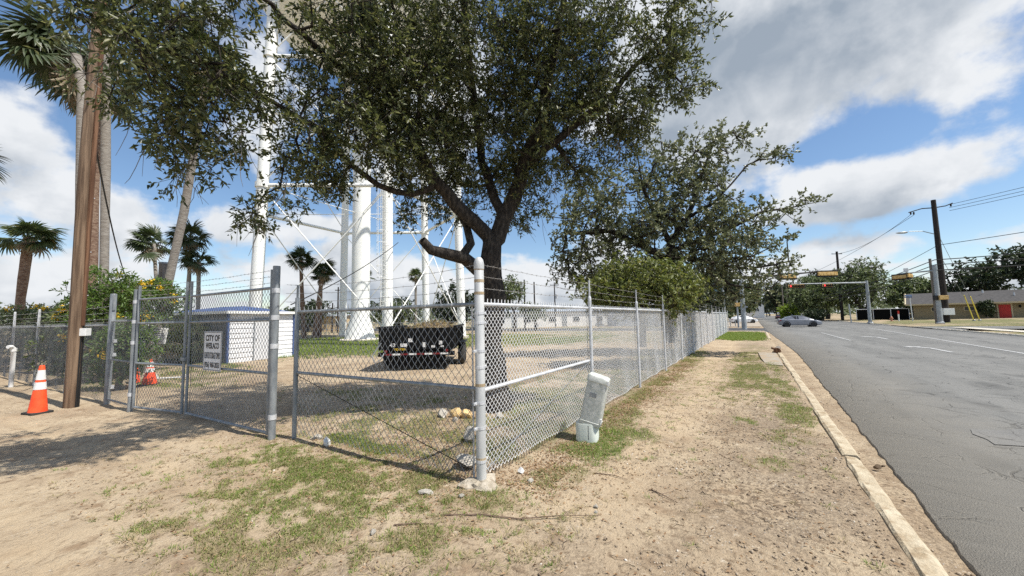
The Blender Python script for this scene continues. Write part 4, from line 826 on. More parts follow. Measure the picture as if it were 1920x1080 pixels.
# ------------------------------------------------------------------ pedestal leaning on the fence
m_ped = mat('mottled_green_grey_plastic', (.44, .46, .42), (.58, .59, .55), 22, .6, .04, 60, c3=(.36, .38, .34), s3=5.0, lo3=.5, hi3=.72); m_pedb = mat('pale_green_plastic', (.56, .60, .54), (.64, .67, .61), 8, .55)
ped = thing('utility_pedestal', 'leaning grey-green utility pedestal against the fence', 'utility pedestal', (-2.05, 5.18, 0), R(10))
def rrect(w_, d_, r_, n=5):
    out = []
    for cx, cy, a0 in ((w_/2-r_, d_/2-r_, 0), (-w_/2+r_, d_/2-r_, 90), (-w_/2+r_, -d_/2+r_, 180), (w_/2-r_, -d_/2+r_, 270)):
        for k in range(n+1): a = R(a0+90*k/n); out.append((cx+r_*math.cos(a), cy+r_*math.sin(a)))
    return out
def loft(rings):
    b = MB(); n = len(rings[0]); vs = [p for rg_ in rings for p in rg_]
    return b.add(vs, [(i*n+j, i*n+(j+1) % n, (i+1)*n+(j+1) % n, (i+1)*n+j) for i in range(len(rings)-1) for j in range(n)] + [tuple(range(n-1, -1, -1)), tuple((len(rings)-1)*n+j for j in range(n))])
lean = Matrix.Rotation(R(13), 4, 'Y')
rings = [[(x, y, z) for x, y in rrect(.30*s_, .27*s_, .08)] for z, s_ in ((-.1, 1), (.20, 1), (.215, .97))]
autosmooth(loft(rings).build('base', m_pedb, ped), 40)
b = MB(); b.box((.04, -.136, .10), (.012, .004, .19)); 
for x, z in ((-.06, .11), (-.02, .16)): b.lathe([(.012, 0), (.012, .006)], (x, 0, 0), 8); 
b.build('base_seam', m_galvd, ped)
rings = [[tuple(lean @ Vector((x, y, z))) for x, y in rrect(.285*s_, .25*s_, .035*s_, 3)] for z, s_ in ((.205, 1.0), (.25, 1.04), (.255, 1.0), (.80, .96))]
cv = autosmooth(loft(rings).build('cover', m_ped, ped), 40)
rings = [[tuple(lean @ Vector((x, y, z + zs*(x+.14)))) for x, y in rrect(.285*s_, .25*s_, .04*s_, 3)] for z, s_, zs in ((.795, .985, 0), (.80, 1.03, 0), (.865, 1.02, -.05), (.885, .95, -.08), (.893, .80, -.09))]
autosmooth(loft(rings).build('lid', m_ped, cv), 35)
b = MB(); b.box(lean @ Vector((-.02, -.127, .62)), (.09, .004, .06), m=lean.to_3x3()); b.build('label_plate', m_galvd, cv)
b = MB()
for z in (.30, .82): p = lean @ Vector((.14, -.10, z)); b.box(p, (.03, .04, .05)); 
b.build('catch', m_sign, cv)
# ------------------------------------------------------------------ pipe, post, board, sign stub inside the yard
pv = thing('standpipe', 'white plastic pipe with elbow standing at the fine-mesh fence', 'pipe', (-18.2, 1.75, 0)); b = MB(); b.tube([(0, 0, -.1), (0, 0, 1.08), (.04, -.05, 1.14), (.10, -.12, 1.14)], .05, 10); autosmooth(b.build('pipe', m_sign, pv), 60)
b = MB(); b.lathe([(.062, 1.0), (.062, 1.10)], n=10); b.build('pipe_collar', m_sign, pv)
st = thing('timber_post', 'short dark timber post with a notice board behind the narrow gate', 'post', (-20.5, 4.95, 0)); b = MB(); b.tube([(0, 0, -.1), (.02, 0, 1.9)], [.2, .18], 10); autosmooth(b.build('post', m_gpole, st), 40)
ns = thing('notice_board', 'weathered white notice board nailed to the timber post', 'sign', (-19.95, 5.2, 1.0), R(55)); b = MB(); b.box((0, 0, .3), (.95, .03, .62), m=Matrix.Rotation(.12, 3, 'Y')); b.build('board', m_sign, ns, bevel=.01)
b = MB()
for k in range(7): b.box((.02*k-.05, -.018, .08+.075*k), (.72-.06*(k % 3), .004, .022), m=Matrix.Rotation(.12, 3, 'Y'))
b.build('printed_lines', m_ink2, ns)
wb = thing('white_board', 'white corrugated panel leaning behind the timber post', 'panel', (-21.3, 6.3, 0), R(58)); b = MB()
b.box((0, 0, .55), (2.4, .05, .9), m=Matrix.Rotation(.25, 3, 'X')); b.build('panel_sheet', m_white, wb)
for x in np.linspace(-1.1, 1.1, 12): b = MB(); b.box((float(x), -.035, .55), (.06, .03, .86), m=Matrix.Rotation(.25, 3, 'X')); b.build('panel_rib', m_white, wb)
b = MB(); b.box((0, -.0, .12), (2.5, .25, .1)); b.build('panel_foot', m_galvd, wb)
dp = thing('pole_stub', 'dark cut-off pole stub standing above the bushes', 'pole', (-24.5, 6.7, 0)); b = MB(); b.tube([(0, 0, -.1), (0, 0, 4.7)], [.22, .2], 10); autosmooth(b.build('stub', m_gpole, dp), 40)
b = MB(); b.lathe([(.21, 4.7), (.22, 4.7), (.22, 4.78), (.05, 4.8)], n=10); b.build('stub_cap', m_galvd, dp)
# ------------------------------------------------------------------ dump trailer
tr = thing('dump_trailer', 'black dump trailer heaped with brush parked under the tower', 'trailer', (-9.62, 9.25, 0), R(32.1+4))
# local: +X to the right along the rear gate, +Y forward (away)
W2, LT = 1.26, 4.4
b = MB(); b.box((0, LT/2+.02, .62), (2*W2-.5, LT, .16)); b.build('chassis', m_black, tr)
b = MB(); z0, z1 = .70, 1.42
for s_ in (-1, 1): b.box((s_*(W2-.02), LT/2, (z0+z1)/2), (.05, LT-.02, z1-z0))
b.box((0, LT-.03, (z0+z1)/2), (2*W2-.1, .05, z1-z0)); b.box((0, LT/2, z0+.02), (2*W2-.12, LT-.1, .04)); bd = b.build('bed_walls', m_black, tr)
for s_ in (-1, 1):
    for k in range(5): b = MB(); b.box((s_*(W2+.035), .45+k*.85, (z0+z1)/2), (.06, .07, z1-z0-.08)); b.build('stake', m_black, bd)
    b = MB(); b.box((s_*(W2+.02), LT/2, z1+.03), (.12, LT+.02, .06)); b.build('top_rail', m_black, bd)
b = MB(); b.box((0, -.04, (z0+z1)/2), (2*W2-.02, .05, z1-z0)); tgx = b.build('tailgate', m_black, tr)
for x in (-.75, 0, .75): b = MB(); b.box((x, -.085, (z0+z1)/2), (.07, .04, z1-z0-.05)); b.build('gate_rib', m_black, tgx)
b = MB(); b.box((0, -.05, .56), (2*W2, .10, .14)); bmp = b.build('bumper', m_black, tr)
m_red = mat('red_tape', (.16, .01, .012), rough=.5)
for k in range(8): b = MB(); b.box((-.92+.263*k, -.105, .56), (.25, .008, .055)); b.build('reflective_tape', m_cwhite if k % 2 else m_red, bmp)
b = MB(); b.box((0, .02, .30), (1.9, .03, .42)); b.build('lower_panel', m_black, tr)  # plain black sheet across the width below the bumper
b = MB(); b.box((-.42, -.11, .86), (.22, .006, .11)); b.build('licence_plate', m_sign, tgx)
text_mesh('43', .16, .19, tgx, 'number', m_sign, (-.78, -.107, .86), .003)
text_mesh('TEXTER', .085, .42, tgx, 'lettering', mat('yellow_lettering', (.75, .50, .04), rough=.5), (-.55, -.107, .72), .002)
for x, z, w_, h_ in ((.25, .86, .09, .16), (.55, .80, .12, .07), (.80, .92, .11, .12), (.85, .80, .10, .05), (-.2, 1.02, .14, .12)): b = MB(); b.box((x, -.112, z), (w_, .005, h_)); b.build('sticker', m_sign, tgx)
for x in (-1.0, 1.0): b = MB(); b.tube([(x, -.10, .66), (x, -.125, .66)], .05, 10); b.build('tail_light', m_red, tr)
def wheel_mesh(r_, w_, part):
    b = MB()
    if part == 'tyre': pr = [(r_*.6, -w_/2), (r_*.88, -w_/2), (r_*.97, -w_*.38), (r_, -w_*.2), (r_, w_*.2), (r_*.97, w_*.38), (r_*.88, w_/2), (r_*.6, w_/2)]
    else: pr = [(r_*.10, w_*.18), (r_*.2, w_*.2), (r_*.22, w_*.12), (r_*.50, w_*.10), (r_*.56, w_*.40), (r_*.62, w_*.44)]
    b.lathe(pr, n=24); return b.mesh(part)
m_rim = mat('grey_wheel_rim', (.28, .28, .28), (.36, .36, .35), 6, .5, metal=.4)
for s_ in (-1, 1):
    for k in range(2):
        wt = link_mesh('tyre', wheel_mesh(.38, .24, 'tyre'), m_rubber, tr, (s_*(W2+.12), 1.75+.86*k, .38)); wt.rotation_euler = (0, R(90*s_), 0); autosmooth(wt)
        autosmooth(link_mesh('rim', wheel_mesh(.38, .24, 'rim'), m_rim, wt))
    b = MB(); b.box((s_*(W2+.13), 2.18, .83), (.30, 2.0, .03)); b.build('mudguard', m_black, tr)
b = MB(); b.tube([(-.5, LT, .6), (0, LT+1.3, .55), (0, LT+1.6, .55)], .06, 6); b.tube([(.5, LT, .6), (0, LT+1.3, .55)], .06, 6); b.tube([(0, LT+1.1, .02), (0, LT+1.1, .9)], .04, 8); b.build('drawbar', m_black, tr)
b = MB(); b.tube([(-W2+.1, -.05, .95), (-W2-.15, -.2, .55), (-W2-.05, -.25, .3), (-W2+.15, -.2, .45), (-W2+.2, -.1, .6)], .02, 5); b.build('chain', m_galvd, tr)
b = MB(); rr = random.Random(3)
for k in range(330):
    x, y = rr.uniform(-1.05, 1.05), rr.uniform(.1, 4.1); hgt = 1.22 + .42*math.exp(-((x-.3)/.9)**2-((y-2.2)/1.6)**2)*rr.uniform(.3, 1.1); d_ = Vector((rr.uniform(-1, 1), rr.uniform(-1, 1), rr.uniform(-.2, .35))).normalized()*rr.uniform(.15, .45); p = Vector((x, y, hgt))
    b.tube([p-d_*.5, p+Vector((0, 0, rr.uniform(-.03, .05))), p+d_*.5], [.008, .007, .003], 3)
m_brush = mat('dry_brush', (.11, .075, .045), (.24, .18, .11), 3, .9); br_ = b.build('brush_heap', m_brush, tr); br_['kind'] = 'stuff'
b = MB(); n = 14; vs = []
for i in range(n):
    for j in range(n):
        x = -1.05+2.1*i/(n-1); y = .08+4.1*j/(n-1); e_ = min(i, n-1-i, j, n-1-j); z = 1.15 + (.34*math.exp(-((x-.3)/.9)**2-((y-2.2)/1.6)**2)+rr.uniform(0, .1))*(1 if e_ else .3); vs.append((x, y, z))
b.add(vs, [(i*n+j, (i+1)*n+j, (i+1)*n+j+1, i*n+j+1) for i in range(n-1) for j in range(n-1)]); b.build('brush_bed', m_brush, tr)
g_ = np.random.default_rng(4); q = 900; pos = np.stack([g_.uniform(-1, 1, q), g_.uniform(.2, 4, q), np.zeros(q)], 1); pos[:, 2] = 1.25+.4*np.exp(-((pos[:, 0]-.3)/.9)**2-((pos[:, 1]-2.2)/1.6)**2)*g_.uniform(.5, 1.15, q)
LV, LF = leaf_quads(pos, unit(g_.normal(size=(q, 3))), unit(g_.normal(size=(q, 3))), np.full(q, .12), np.full(q, .05)); o = link_mesh('cut_leaves', np_mesh('cut_leaves', LV, LF), leafmat('withered_leaves', (.20, .13, .06), (.30, .25, .12), (.14, .17, .05), .7), tr); o['kind'] = 'stuff'
# ------------------------------------------------------------------ rocks
m_rock = mat('pale_limestone', (.36, .33, .28), (.54, .50, .43), 5, .9, .7, 14, c3=(.20, .17, .14), s3=6, lo3=.56, hi3=.72); m_ochre = mat('ochre_stone', (.55, .36, .14), (.70, .52, .27), 6, .9, .4, 16, c3=(.62, .56, .46), s3=5)
def rock_mesh(seed, sub=2):
    bm = bmesh.new(); bmesh.ops.create_icosphere(bm, subdivisions=sub, radius=1); r_ = random.Random(seed); pl_ = [(Vector((r_.uniform(-1, 1), r_.uniform(-1, 1), r_.uniform(-1, 1))).normalized(), r_.uniform(.38, .75)) for _ in range(11)]
    for v in bm.verts:
        p = v.co.copy()
        for n_, d_ in pl_:
            k = p.dot(n_)-d_
            if k > 0: p -= n_*k*.9
        v.co = p*(1+r_.uniform(-.05, .05))
    me = bpy.data.meshes.new('rock'); bm.to_mesh(me); bm.free(); return me
def rock(p, s_, m, label, seed, group=None, rz=None, name='rock'):
    o = link_mesh(name, rock_mesh(seed), m); o.location = (p[0], p[1], gz1(p[0], p[1])+s_[2]*.45); o.scale = s_; o.rotation_euler = (0, 0, rnd.uniform(0, 6) if rz is None else rz); tag(o, label, name, group); return o
rock((-4.72, 5.15), (.15, .12, .13), m_rock, 'grey lump of rock at the left end of the yellow stones', 1, 'stones by the oak')
rock((-4.50, 5.25), (.13, .12, .12), m_ochre, 'yellow rounded stone between two lumps near the oak', 2, 'stones by the oak')
rock((-4.30, 5.30), (.16, .13, .11), m_ochre, 'broad ochre stone in the middle of the stones by the oak', 3, 'stones by the oak')
rock((-4.10, 5.38), (.13, .12, .13), m_ochre, 'ochre stone just left of the capped corner post', 4, 'stones by the oak')
rock((-3.80, 5.55), (.10, .09, .08), m_rock, 'small pale stone just right of the corner post by the trunk', 5, 'stones by the oak')
rock((-4.36, 5.06), (.08, .08, .06), m_rock, 'small white stone in front of the ochre stones', 6, 'stones by the oak')
rock((-3.46, 4.30), (.17, .14, .16), m_rock, 'round white and brown boulder behind the wide-mesh panel', 7)
rock((-2.86, 3.55), (.19, .15, .13), m_rock, 'half-buried grey rock low behind the corner post', 8)
rock((-5.35, 3.22), (.10, .06, .06), m_rock, 'white broken chunk at the foot of the short line post', 9)
rock((-5.0, 3.16), (.14, .07, .10), m_cwhite, 'crumpled white litter lump under the wide-mesh panel', 10, name='paper_scrap')
rock((-2.78, 2.80), (.10, .06, .03), m_rock, 'flat white stone in the grass left of the corner footing', 11)
rock((-2.42, 2.90), (.045, .04, .03), m_rock, 'small white stone beside the corner footing', 12)
rock((-2.05, 3.55), (.05, .045, .035), m_rock, 'small cream stone right of the corner footing', 13)
rock((-2.26, 3.72), (.05, .04, .06), m_cwhite, 'white scrap caught under the roadside fence', 14, name='paper_scrap')
rock((-2.62, 2.05), (.04, .03, .025), m_rock, 'little white stone in the middle of the front grass', 15)
rock((-1.27, 3.35), (.024, .024, .02), m_rock, 'pale pebble on the bare verge, upper of the pair', 16)
rock((-1.24, 3.27), (.024, .02, .018), m_rock, 'pale pebble on the bare verge, lower of the pair', 17)
lg = thing('fallen_log', 'short brown and white log lying on the kerb', 'log', (.86, 20.7, .1), R(86)); b = MB(); b.tube([(-1.0, 0, 0), (-.3, .03, .02), (.9, 0, 0)], [.10, .10, .09], 10); autosmooth(b.build('log', m_gpole, lg), 60)
b = MB(); b.tube([(-1.02, 0, 0), (-1.0, 0, 0)], [.13, .14], 9); b.tube([(-.9, .02, .05), (-.95, .2, .12)], .05, 6); b.build('broken_end', m_plank, lg)
# small stones in the yard
rock((-16.0, 4.25), (.18, .16, .12), m_rock, 'pale lump at the end of the white rod inside the narrow gate', 18)
rd = thing('white_rod', 'thin white rod lying on the ground inside the narrow gate', 'rod', (-15.2, 4.35, .06), R(35)); b = MB(); b.tube([(-.6, 0, 0), (.6, 0, .03)], .025, 6); b.lathe([(.05, 0), (.05, .08)], (.6, 0, .03), 8); b.build('rod', m_sign, rd)
# ------------------------------------------------------------------ palms
m_palm = mat('palm_trunk', (.22, .19, .16), (.36, .33, .29), 5, .9, .5, 9, stretch=(1, 1, 6)); m_palmr = mat('shaggy_palm_trunk', (.16, .09, .06), (.30, .21, .15), 6, .95, .8, 12, stretch=(1, 1, 2))
m_frond = leafmat('fan_palm_frond', (.03, .045, .015), (.07, .095, .035), rough=.45, trans=.2); m_frond2 = leafmat('sunlit_palm_frond', (.06, .085, .03), (.14, .17, .07), (.30, .24, .12), rough=.45, trans=.25)  # second frond colour is a lighter copy with the sunlight put in
m_dead = leafmat('dead_palm_frond', (.24, .19, .13), (.36, .31, .22), rough=.8, trans=.15)
def frond_mesh(L, seed, nseg=26, droop=.35):
    """fan frond: petiole along +X then a fan of pleated, drooping segments"""
    r_ = random.Random(seed); b = MB(); b.tube([(0, 0, 0), (L*.25, 0, .03*L), (L*.5, 0, .02*L)], [.022*L, .016*L, .012*L], 4)
    c = Vector((L*.48, 0, .02*L)); 
    for k in range(nseg):
        a = R(-125+250*k/(nseg-1)) ; d_ = Vector((math.cos(a), math.sin(a), r_.uniform(-.08, .08)-.15*abs(math.sin(a)))); ln = L*.52*(1-.25*abs(a)/2.2)*r_.uniform(.88, 1.1); s_ = Vector((-math.sin(a), math.cos(a), 0)); w_ = .030*L
        p = [c + d_*ln*t + Vector((0, 0, -droop*ln*max(0, t-.45)**1.6*2.2)) for t in (0, .35, .62, .85, 1.0)]; wd_ = (.15, 1, .9, .55, .03)
        vs = []
        for q, ww in zip(p, wd_): vs += [q-s_*w_*ww, q+Vector((0, 0, -.012*L*ww)), q+s_*w_*ww]
        b.add(vs, [f for i in range(4) for f in ((3*i, 3*i+1, 3*i+4, 3*i+3), (3*i+1, 3*i+2, 3*i+5, 3*i+4))])
    return b.mesh('frond')
fronds = [frond_mesh(1.0, i, 24, .30+.12*i) for i in range(3)]; frondsB = [frond_mesh(1.0, i+7, 24, .30+.12*i) for i in range(3)]; frondsD = [frond_mesh(1.0, i+3, 14, .6) for i in range(2)]
for q in fronds: q.materials.append(m_frond)
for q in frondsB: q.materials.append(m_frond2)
for q in frondsD: q.materials.append(m_dead)
def palm(pts, r0, r1, L, nf, label, seed, wind=(-.35, -.1), m=m_palm, set_=fronds, dead=6, up=75, lo=-25, flare=1.15, group='fan palms', crown=True, windk=1.0):
    rr = random.Random(seed); base = Vector((pts[0][0], pts[0][1], 0)); t = thing('palm_tree', label, 'palm tree', base, 0, group); P = [Vector(p)-base for p in pts]; k = len(P)
    # smooth the trunk path
    Q = []; n = 12
    for i in range(n+1):
        s_ = i/n*(k-1); j = min(int(s_), k-2); Q.append(P[j].lerp(P[j+1], s_-j))
    Q[0].z = min(Q[0].z, -.1)
    rad = [(r0+(r1-r0)*i/n)*(flare if i == 0 else 1)*(1+.06*rr.uniform(-1, 1)) for i in range(n+1)]
    b = MB(); b.tube(Q, rad, 12); autosmooth(b.build('trunk', m, t), 60); top_ = Q[-1]
    if not crown: return t
    for i in range(nf+dead):
        isd = i >= nf; az_ = i*2.399+rr.uniform(-.3, .3); e_ = R(up-(up-lo)*((i+.5)/nf)**.8) if not isd else R(rr.uniform(-75, -45))
        d_ = Vector((math.cos(az_)*math.cos(e_), math.sin(az_)*math.cos(e_), math.sin(e_))) + Vector((wind[0], wind[1], 0))*windk*(.5 if isd else 1); d_.normalize()
        fm_ = rr.choice(frondsD if isd else set_); o = link_mesh('dead_frond' if isd else 'frond', fm_, None, t); s_ = L*rr.uniform(.85, 1.12)*(.75 if isd else 1); o.scale = (s_, s_*(.8 if windk > 1 else 1), s_)
        x = d_; y = Vector((0, 0, 1)).cross(x); y = y.normalized() if y.length > .05 else Vector((0, 1, 0)); z = x.cross(y); tw = rr.uniform(-.5, .5)
        mtx = Matrix((x, y, z)).transposed() @ Matrix.Rotation(tw, 3, 'X'); o.rotation_euler = mtx.to_euler(); o.location = top_ + Vector((rr.uniform(-.06, .06), rr.uniform(-.06, .06), rr.uniform(-.25, .1)))*L*.5
    return t
palm([(-19.5, 3.3, 0), (-19.05, 2.95, 6.5), (-18.85, 2.8, 9.6), (-19.0, 2.6, 10.9)], .15, .14, 1.95, 22, 'tall palm with dark swept fronds directly behind the utility pole', 1, (-.75, -.5), dead=4, windk=1.2)
palm([(-21.9, 4.3, 0), (-21.3, 3.9, 8), (-20.8, 3.5, 14.5), (-20.5, 3.4, 17.6)], .15, .125, 2.2, 24, 'straight pale palm trunk just right of the utility pole', 2, (-.5, -.3))
palm([(-26.6, 4.8, 0), (-26.1, 4.5, 6), (-25.7, 4.3, 10.8), (-25.6, 4.2, 13)], .22, .18, 2.2, 22, 'shaggy palm trunk seen between the pole and the pale trunk', 3, (-.5, -.3), m=m_palmr)
palm([(-21.5, 5.6, 0), (-20.6, 5.83, 3.7), (-19.94, 6.0, 6.4), (-19.2, 6.1, 9.9), (-18.7, 6.2, 12.6)], .18, .12, 1.9, 20, 'slender palm leaning right with its crown inside the oak', 4, (-.4, -.2))
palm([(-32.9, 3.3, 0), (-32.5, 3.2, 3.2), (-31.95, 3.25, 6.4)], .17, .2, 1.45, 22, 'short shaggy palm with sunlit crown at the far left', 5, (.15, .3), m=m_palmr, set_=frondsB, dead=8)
palm([(-25.3, .75, 0), (-25.1, .6, 4), (-25.0, .5, 8.0)], .2, .18, 1.5, 18, 'palm at the left edge showing only its frond tips', 6, (.1, .2))
palm([(-52.6, 14.2, 0), (-52.4, 13.9, 5), (-52.7, 13.5, 10.2)], .2, .16, 2.4, 22, 'distant palm just left of the leaning palm', 7, (-.6, -.4))
palm([(-47.7, 14.9, 0), (-47.2, 14.85, 6), (-46.9, 14.8, 10.3)], .2, .16, 2.3, 22, 'distant dark palm right of the leaning palm, taller of two', 8, (-.35, -.3))
palm([(-46.4, 15.5, 0), (-46.4, 15.4, 5), (-46.3, 15.3, 7.9)], .2, .16, 1.9, 18, 'distant dark palm right of the leaning palm, lower of two', 9, (-.3, -.3))
palm([(-41.95, 23.6, 0), (-41.85, 23.2, 4.5), (-41.76, 22.9, 8.6)], .25, .17, 1.75, 20, 'slim palm seen between tower legs, left of the pair', 10, (-.1, -.1), m=m_palmr)
palm([(-41.0, 24.2, 0), (-40.3, 24.2, 4.3), (-39.7, 24.3, 7.4)], .25, .18, 1.65, 20, 'slim leaning palm seen between tower legs, right of the pair', 11, (.1, .1), m=m_palmr)
palm([(-41.2, 24.9, 0), (-41.0, 24.8, 4), (-40.8, 24.7, 6.7)], .22, .17, 1.3, 14, 'low palm between the pair seen through the tower legs', 12, (-.2, 0), m=m_palmr)
palm([(-44.9, 42.9, 0), (-44.6, 42.6, 5), (-44.5, 42.5, 8.6)], .22, .18, 1.5, 18, 'small round palm between the ladder leg and the oak stub', 13, (0, 0), set_=frondsB)
palm([(-41.5, 31, 0), (-41.4, 31, 5), (-41.3, 31, 7.4)], .3, .3, 1.4, 4, 'headless shaggy palm trunk behind the riser pipe', 14, (0, 0), m=m_palmr, dead=12)
# ------------------------------------------------------------------ bushes behind the side fence
m_shrub = leafmat('glossy_shrub_leaves', (.05, .10, .02), (.17, .25, .06), rough=.4, trans=.3); m_yel = leafmat('yellow_petals', (.75, .45, .02), (.85, .62, .05), rough=.6, trans=.3)
def shrub(c, rx, ry, h, label, seed, n=150, leafm=m_shrub, ln=.13, wd=.05, flowers=0, z0=.1, r_root=.06, K=5, m=6, Ls=.24):
    crown = [(c[0], c[1], z0+(h-z0)*.52, rx, ry, (h-z0)*.50, 1), (c[0]+rx*.35, c[1], z0+(h-z0)*.72, rx*.6, ry*.6, (h-z0)*.32, .7), (c[0]-rx*.4, c[1], z0+(h-z0)*.60, rx*.55, ry*.6, (h-z0)*.34, .7)]
    t = tree('bush', label, [[(c[0], c[1], 0), (c[0], c[1], h*.2), (c[0]+.1, c[1], h*.45)]], crown, n, r_root, seed, m_gpole, leafm, K=K, Ls=Ls, m=m, ln=ln, wd=wd, rtip=.006, step=.35, cat='bush', group='bushes along the side fence', crown_name='foliage')
    rr = random.Random(seed)
    for i in range(flowers):
        a = rr.uniform(0, 6.28); z = rr.uniform(.35, 1.0); p = Vector((rx*math.cos(a)*1.0, ry*math.sin(a)*1.0, z0+(h-z0)*z)); p.x *= (1.15-z*.5); p.y *= (1.15-z*.5)
        g_ = np.random.default_rng(seed*7+i); q = 26; LV, LF = leaf_quads(g_.normal(0, .045, (q, 3)), unit(g_.normal(size=(q, 3))), unit(g_.normal(size=(q, 3))), np.full(q, .075), np.full(q, .05)); link_mesh('flower_cluster', np_mesh('flower_cluster', LV, LF), m_yel, t, p)['kind'] = 'stuff'
    return t
shrub((-17.0, 3.3), 1.2, 1.1, 3.4, 'large flowering bush right of the utility pole behind the fence', 31, 200, flowers=9, z0=.9)
shrub((-18.6, 4.75), 1.15, .9, 3.3, 'flowering bush hanging over the narrow gate leaf', 32, 170, flowers=9, z0=1.75)
shrub((-14.2, 3.1), .7, .45, 1.75, 'low climbing bush pressed against the fine-mesh fence', 33, 120, ln=.11, flowers=2)
shrub((-17.3, 2.75), .9, .5, 2.3, 'leafy bush behind the orange cone with yellow flower heads', 34, 120, flowers=10, leafm=m_mid)
shrub((-22.0, 3.4), 1.4, 1.0, 2.6, 'dark bush left of the utility pole', 35, 150, leafm=m_dark, flowers=3)
shrub((-25.5, 3.0), 1.6, 1.2, 2.7, 'pale olive bush below the short shaggy palm', 36, 150, leafm=m_mid, flowers=3)
shrub((-27.5, 1.3), 1.6, 1.2, 3.0, 'dark bush at the far left edge', 37, 150, leafm=m_dark)
shrub((-20.7, 6.6), .9, .8, 1.9, 'spiky grass-like bush between the palm foot and the shed', 38, 110, leafm=m_mid, ln=.3, wd=.02)
# ------------------------------------------------------------------ middle distance behind the yard
def simple_tree(name, label, x, y, h, rx, ry, seed, leafm, n=150, trunk=.22, ln=.35, wd=.22, z0=None, group=None, K=4, m=5, Ls=.5, lobes=5, cat='tree', wood=m_bark):
    rr = random.Random(seed); z0 = h*.28 if z0 is None else z0; cr = []
    for i in range(lobes):
        a = rr.uniform(0, 6.28); q = rr.uniform(.2, .62); cr.append((x+math.cos(a)*rx*q, y+math.sin(a)*ry*q, z0+(h-z0)*rr.uniform(.3, .74), rx*rr.uniform(.4, .62), ry*rr.uniform(.4, .62), (h-z0)*rr.uniform(.22, .36), 1))
    cr.append((x, y, z0+(h-z0)*.5, rx*.62, ry*.62, (h-z0)*.44, 1))
    limbs = [[(x, y, -.1), (x+.05*rx, y, z0*.6), (x, y, z0)], [(x, y, z0), (x-rx*.3, y, z0+(h-z0)*.35), (x-rx*.4, y, z0+(h-z0)*.6)], [(x, y, z0), (x+rx*.3, y+ry*.2, z0+(h-z0)*.4), (x+rx*.3, y, z0+(h-z0)*.7)]]
    return tree(name, label, limbs, cr, n, trunk, seed, wood, leafm, K=K, Ls=Ls, m=m, ln=ln, wd=wd, rtip=.02, step=max(.5, h*.09), cat=cat, group=group)
g1 = 'trees beyond the tower yard'
simple_tree('tree', 'thin open tree right of the oak trunk beyond the yard', -25.8, 41.5, 7.6, 2.6, 2.6, 61, m_mid, 130, .16, .26, .15, z0=2.6, group=g1)
simple_tree('tree', 'dense dark tree between the ladder leg and the oak trunk', -44, 50, 8.0, 5.5, 4, 62, m_dark, 200, .3, .42, .26, z0=1.0, group=g1)
simple_tree('tree', 'rounded dark tree behind the right-hand tower legs', -37.5, 52, 7.6, 4.5, 4, 63, m_dark, 190, .3, .42, .26, z0=1.0, group=g1)
simple_tree('tree', 'low dark tree behind the riser pipe', -53, 45, 6.0, 4.5, 4, 64, m_dark, 150, .3, .42, .26, z0=.8, group=g1)
simple_tree('tree', 'far low tree above the shed roof', -66, 37.5, 5.6, 5, 4, 65, m_dark, 130, .3, .45, .3, z0=.8, group=g1)
simple_tree('tree', 'little tree in front of the long white building', -24.4, 44.5, 3.6, 2.3, 2, 66, m_mid, 90, .12, .22, .14, z0=1.2, group=g1)
simple_tree('tree', 'hedge-like tree beside the headless palm', -46, 40, 4.5, 3, 3, 67, m_mid, 110, .2, .35, .22, z0=.6, group=g1)
m_wall = mat('white_building_wall', (.72, .71, .68), (.80, .79, .76), .6, .7); m_tan = mat('tan_building_wall', (.52, .40, .24), (.58, .46, .29), .8, .8); m_glass = mat('dark_window', (.02, .025, .03), rough=.15); m_roofg = mat('grey_metal_roof', (.42, .46, .50), (.5, .53, .57), 1, .5)
def building(name, label, p, rz, L, D_, h, wallm, wins, roofm=m_roofg, roofh=.5, wz=(.9, 1.9), ww=1.0, doors=()):
    t = thing(name, label, 'building', p, rz); b = MB(); b.box((L/2, D_/2, h/2), (L, D_, h)); b.build('wall', wallm, t)
    b = MB(); o_ = .35; b.add([(-o_, -o_, h), (L+o_, -o_, h), (L+o_, D_+o_, h), (-o_, D_+o_, h), (-o_, D_/2, h+roofh), (L+o_, D_/2, h+roofh)], [(3, 2, 1, 0), (0, 1, 5, 4), (2, 3, 4, 5), (1, 2, 5), (3, 0, 4)]); b.build('roof', roofm, t)
    b = MB(); b.box((L/2, -o_, h-.08), (L+2*o_, .06, .18)); b.build('eave', roofm, t)
    for x in wins:
        b = MB(); b.box((x, -.02, (wz[0]+wz[1])/2), (ww, .06, wz[1]-wz[0])); w_ = b.build('window', m_sign, t); b = MB(); b.box((x, -.06, (wz[0]+wz[1])/2), (ww-.16, .03, wz[1]-wz[0]-.16)); b.build('pane', m_glass, w_)
    for x in doors: b = MB(); b.box((x, -.03, 1.05), (1.0, .06, 2.1)); b.build('door', m_galvd, t)
    return t
building('long_building', 'long white low building seen through the roadside fence', (-41, 56, 0), R(48), 30, 12, 3.0, m_wall, (3, 8, 13, 18, 23, 27), ww=1.4, doors=(5.5, 15.5))
building('tan_building', 'small tan building seen between the tower legs', (-69, 39, 0), R(32), 7.5, 6, 2.9, m_tan, (1.5, 6), roofh=.2)
building('blue_grey_building', 'grey building end seen through the fence by the second post', (-20, 66, 0), R(30), 12, 8, 3.6, mat('blue_grey_wall', (.28, .32, .38), (.34, .38, .44), .8, .7), (3, 8))
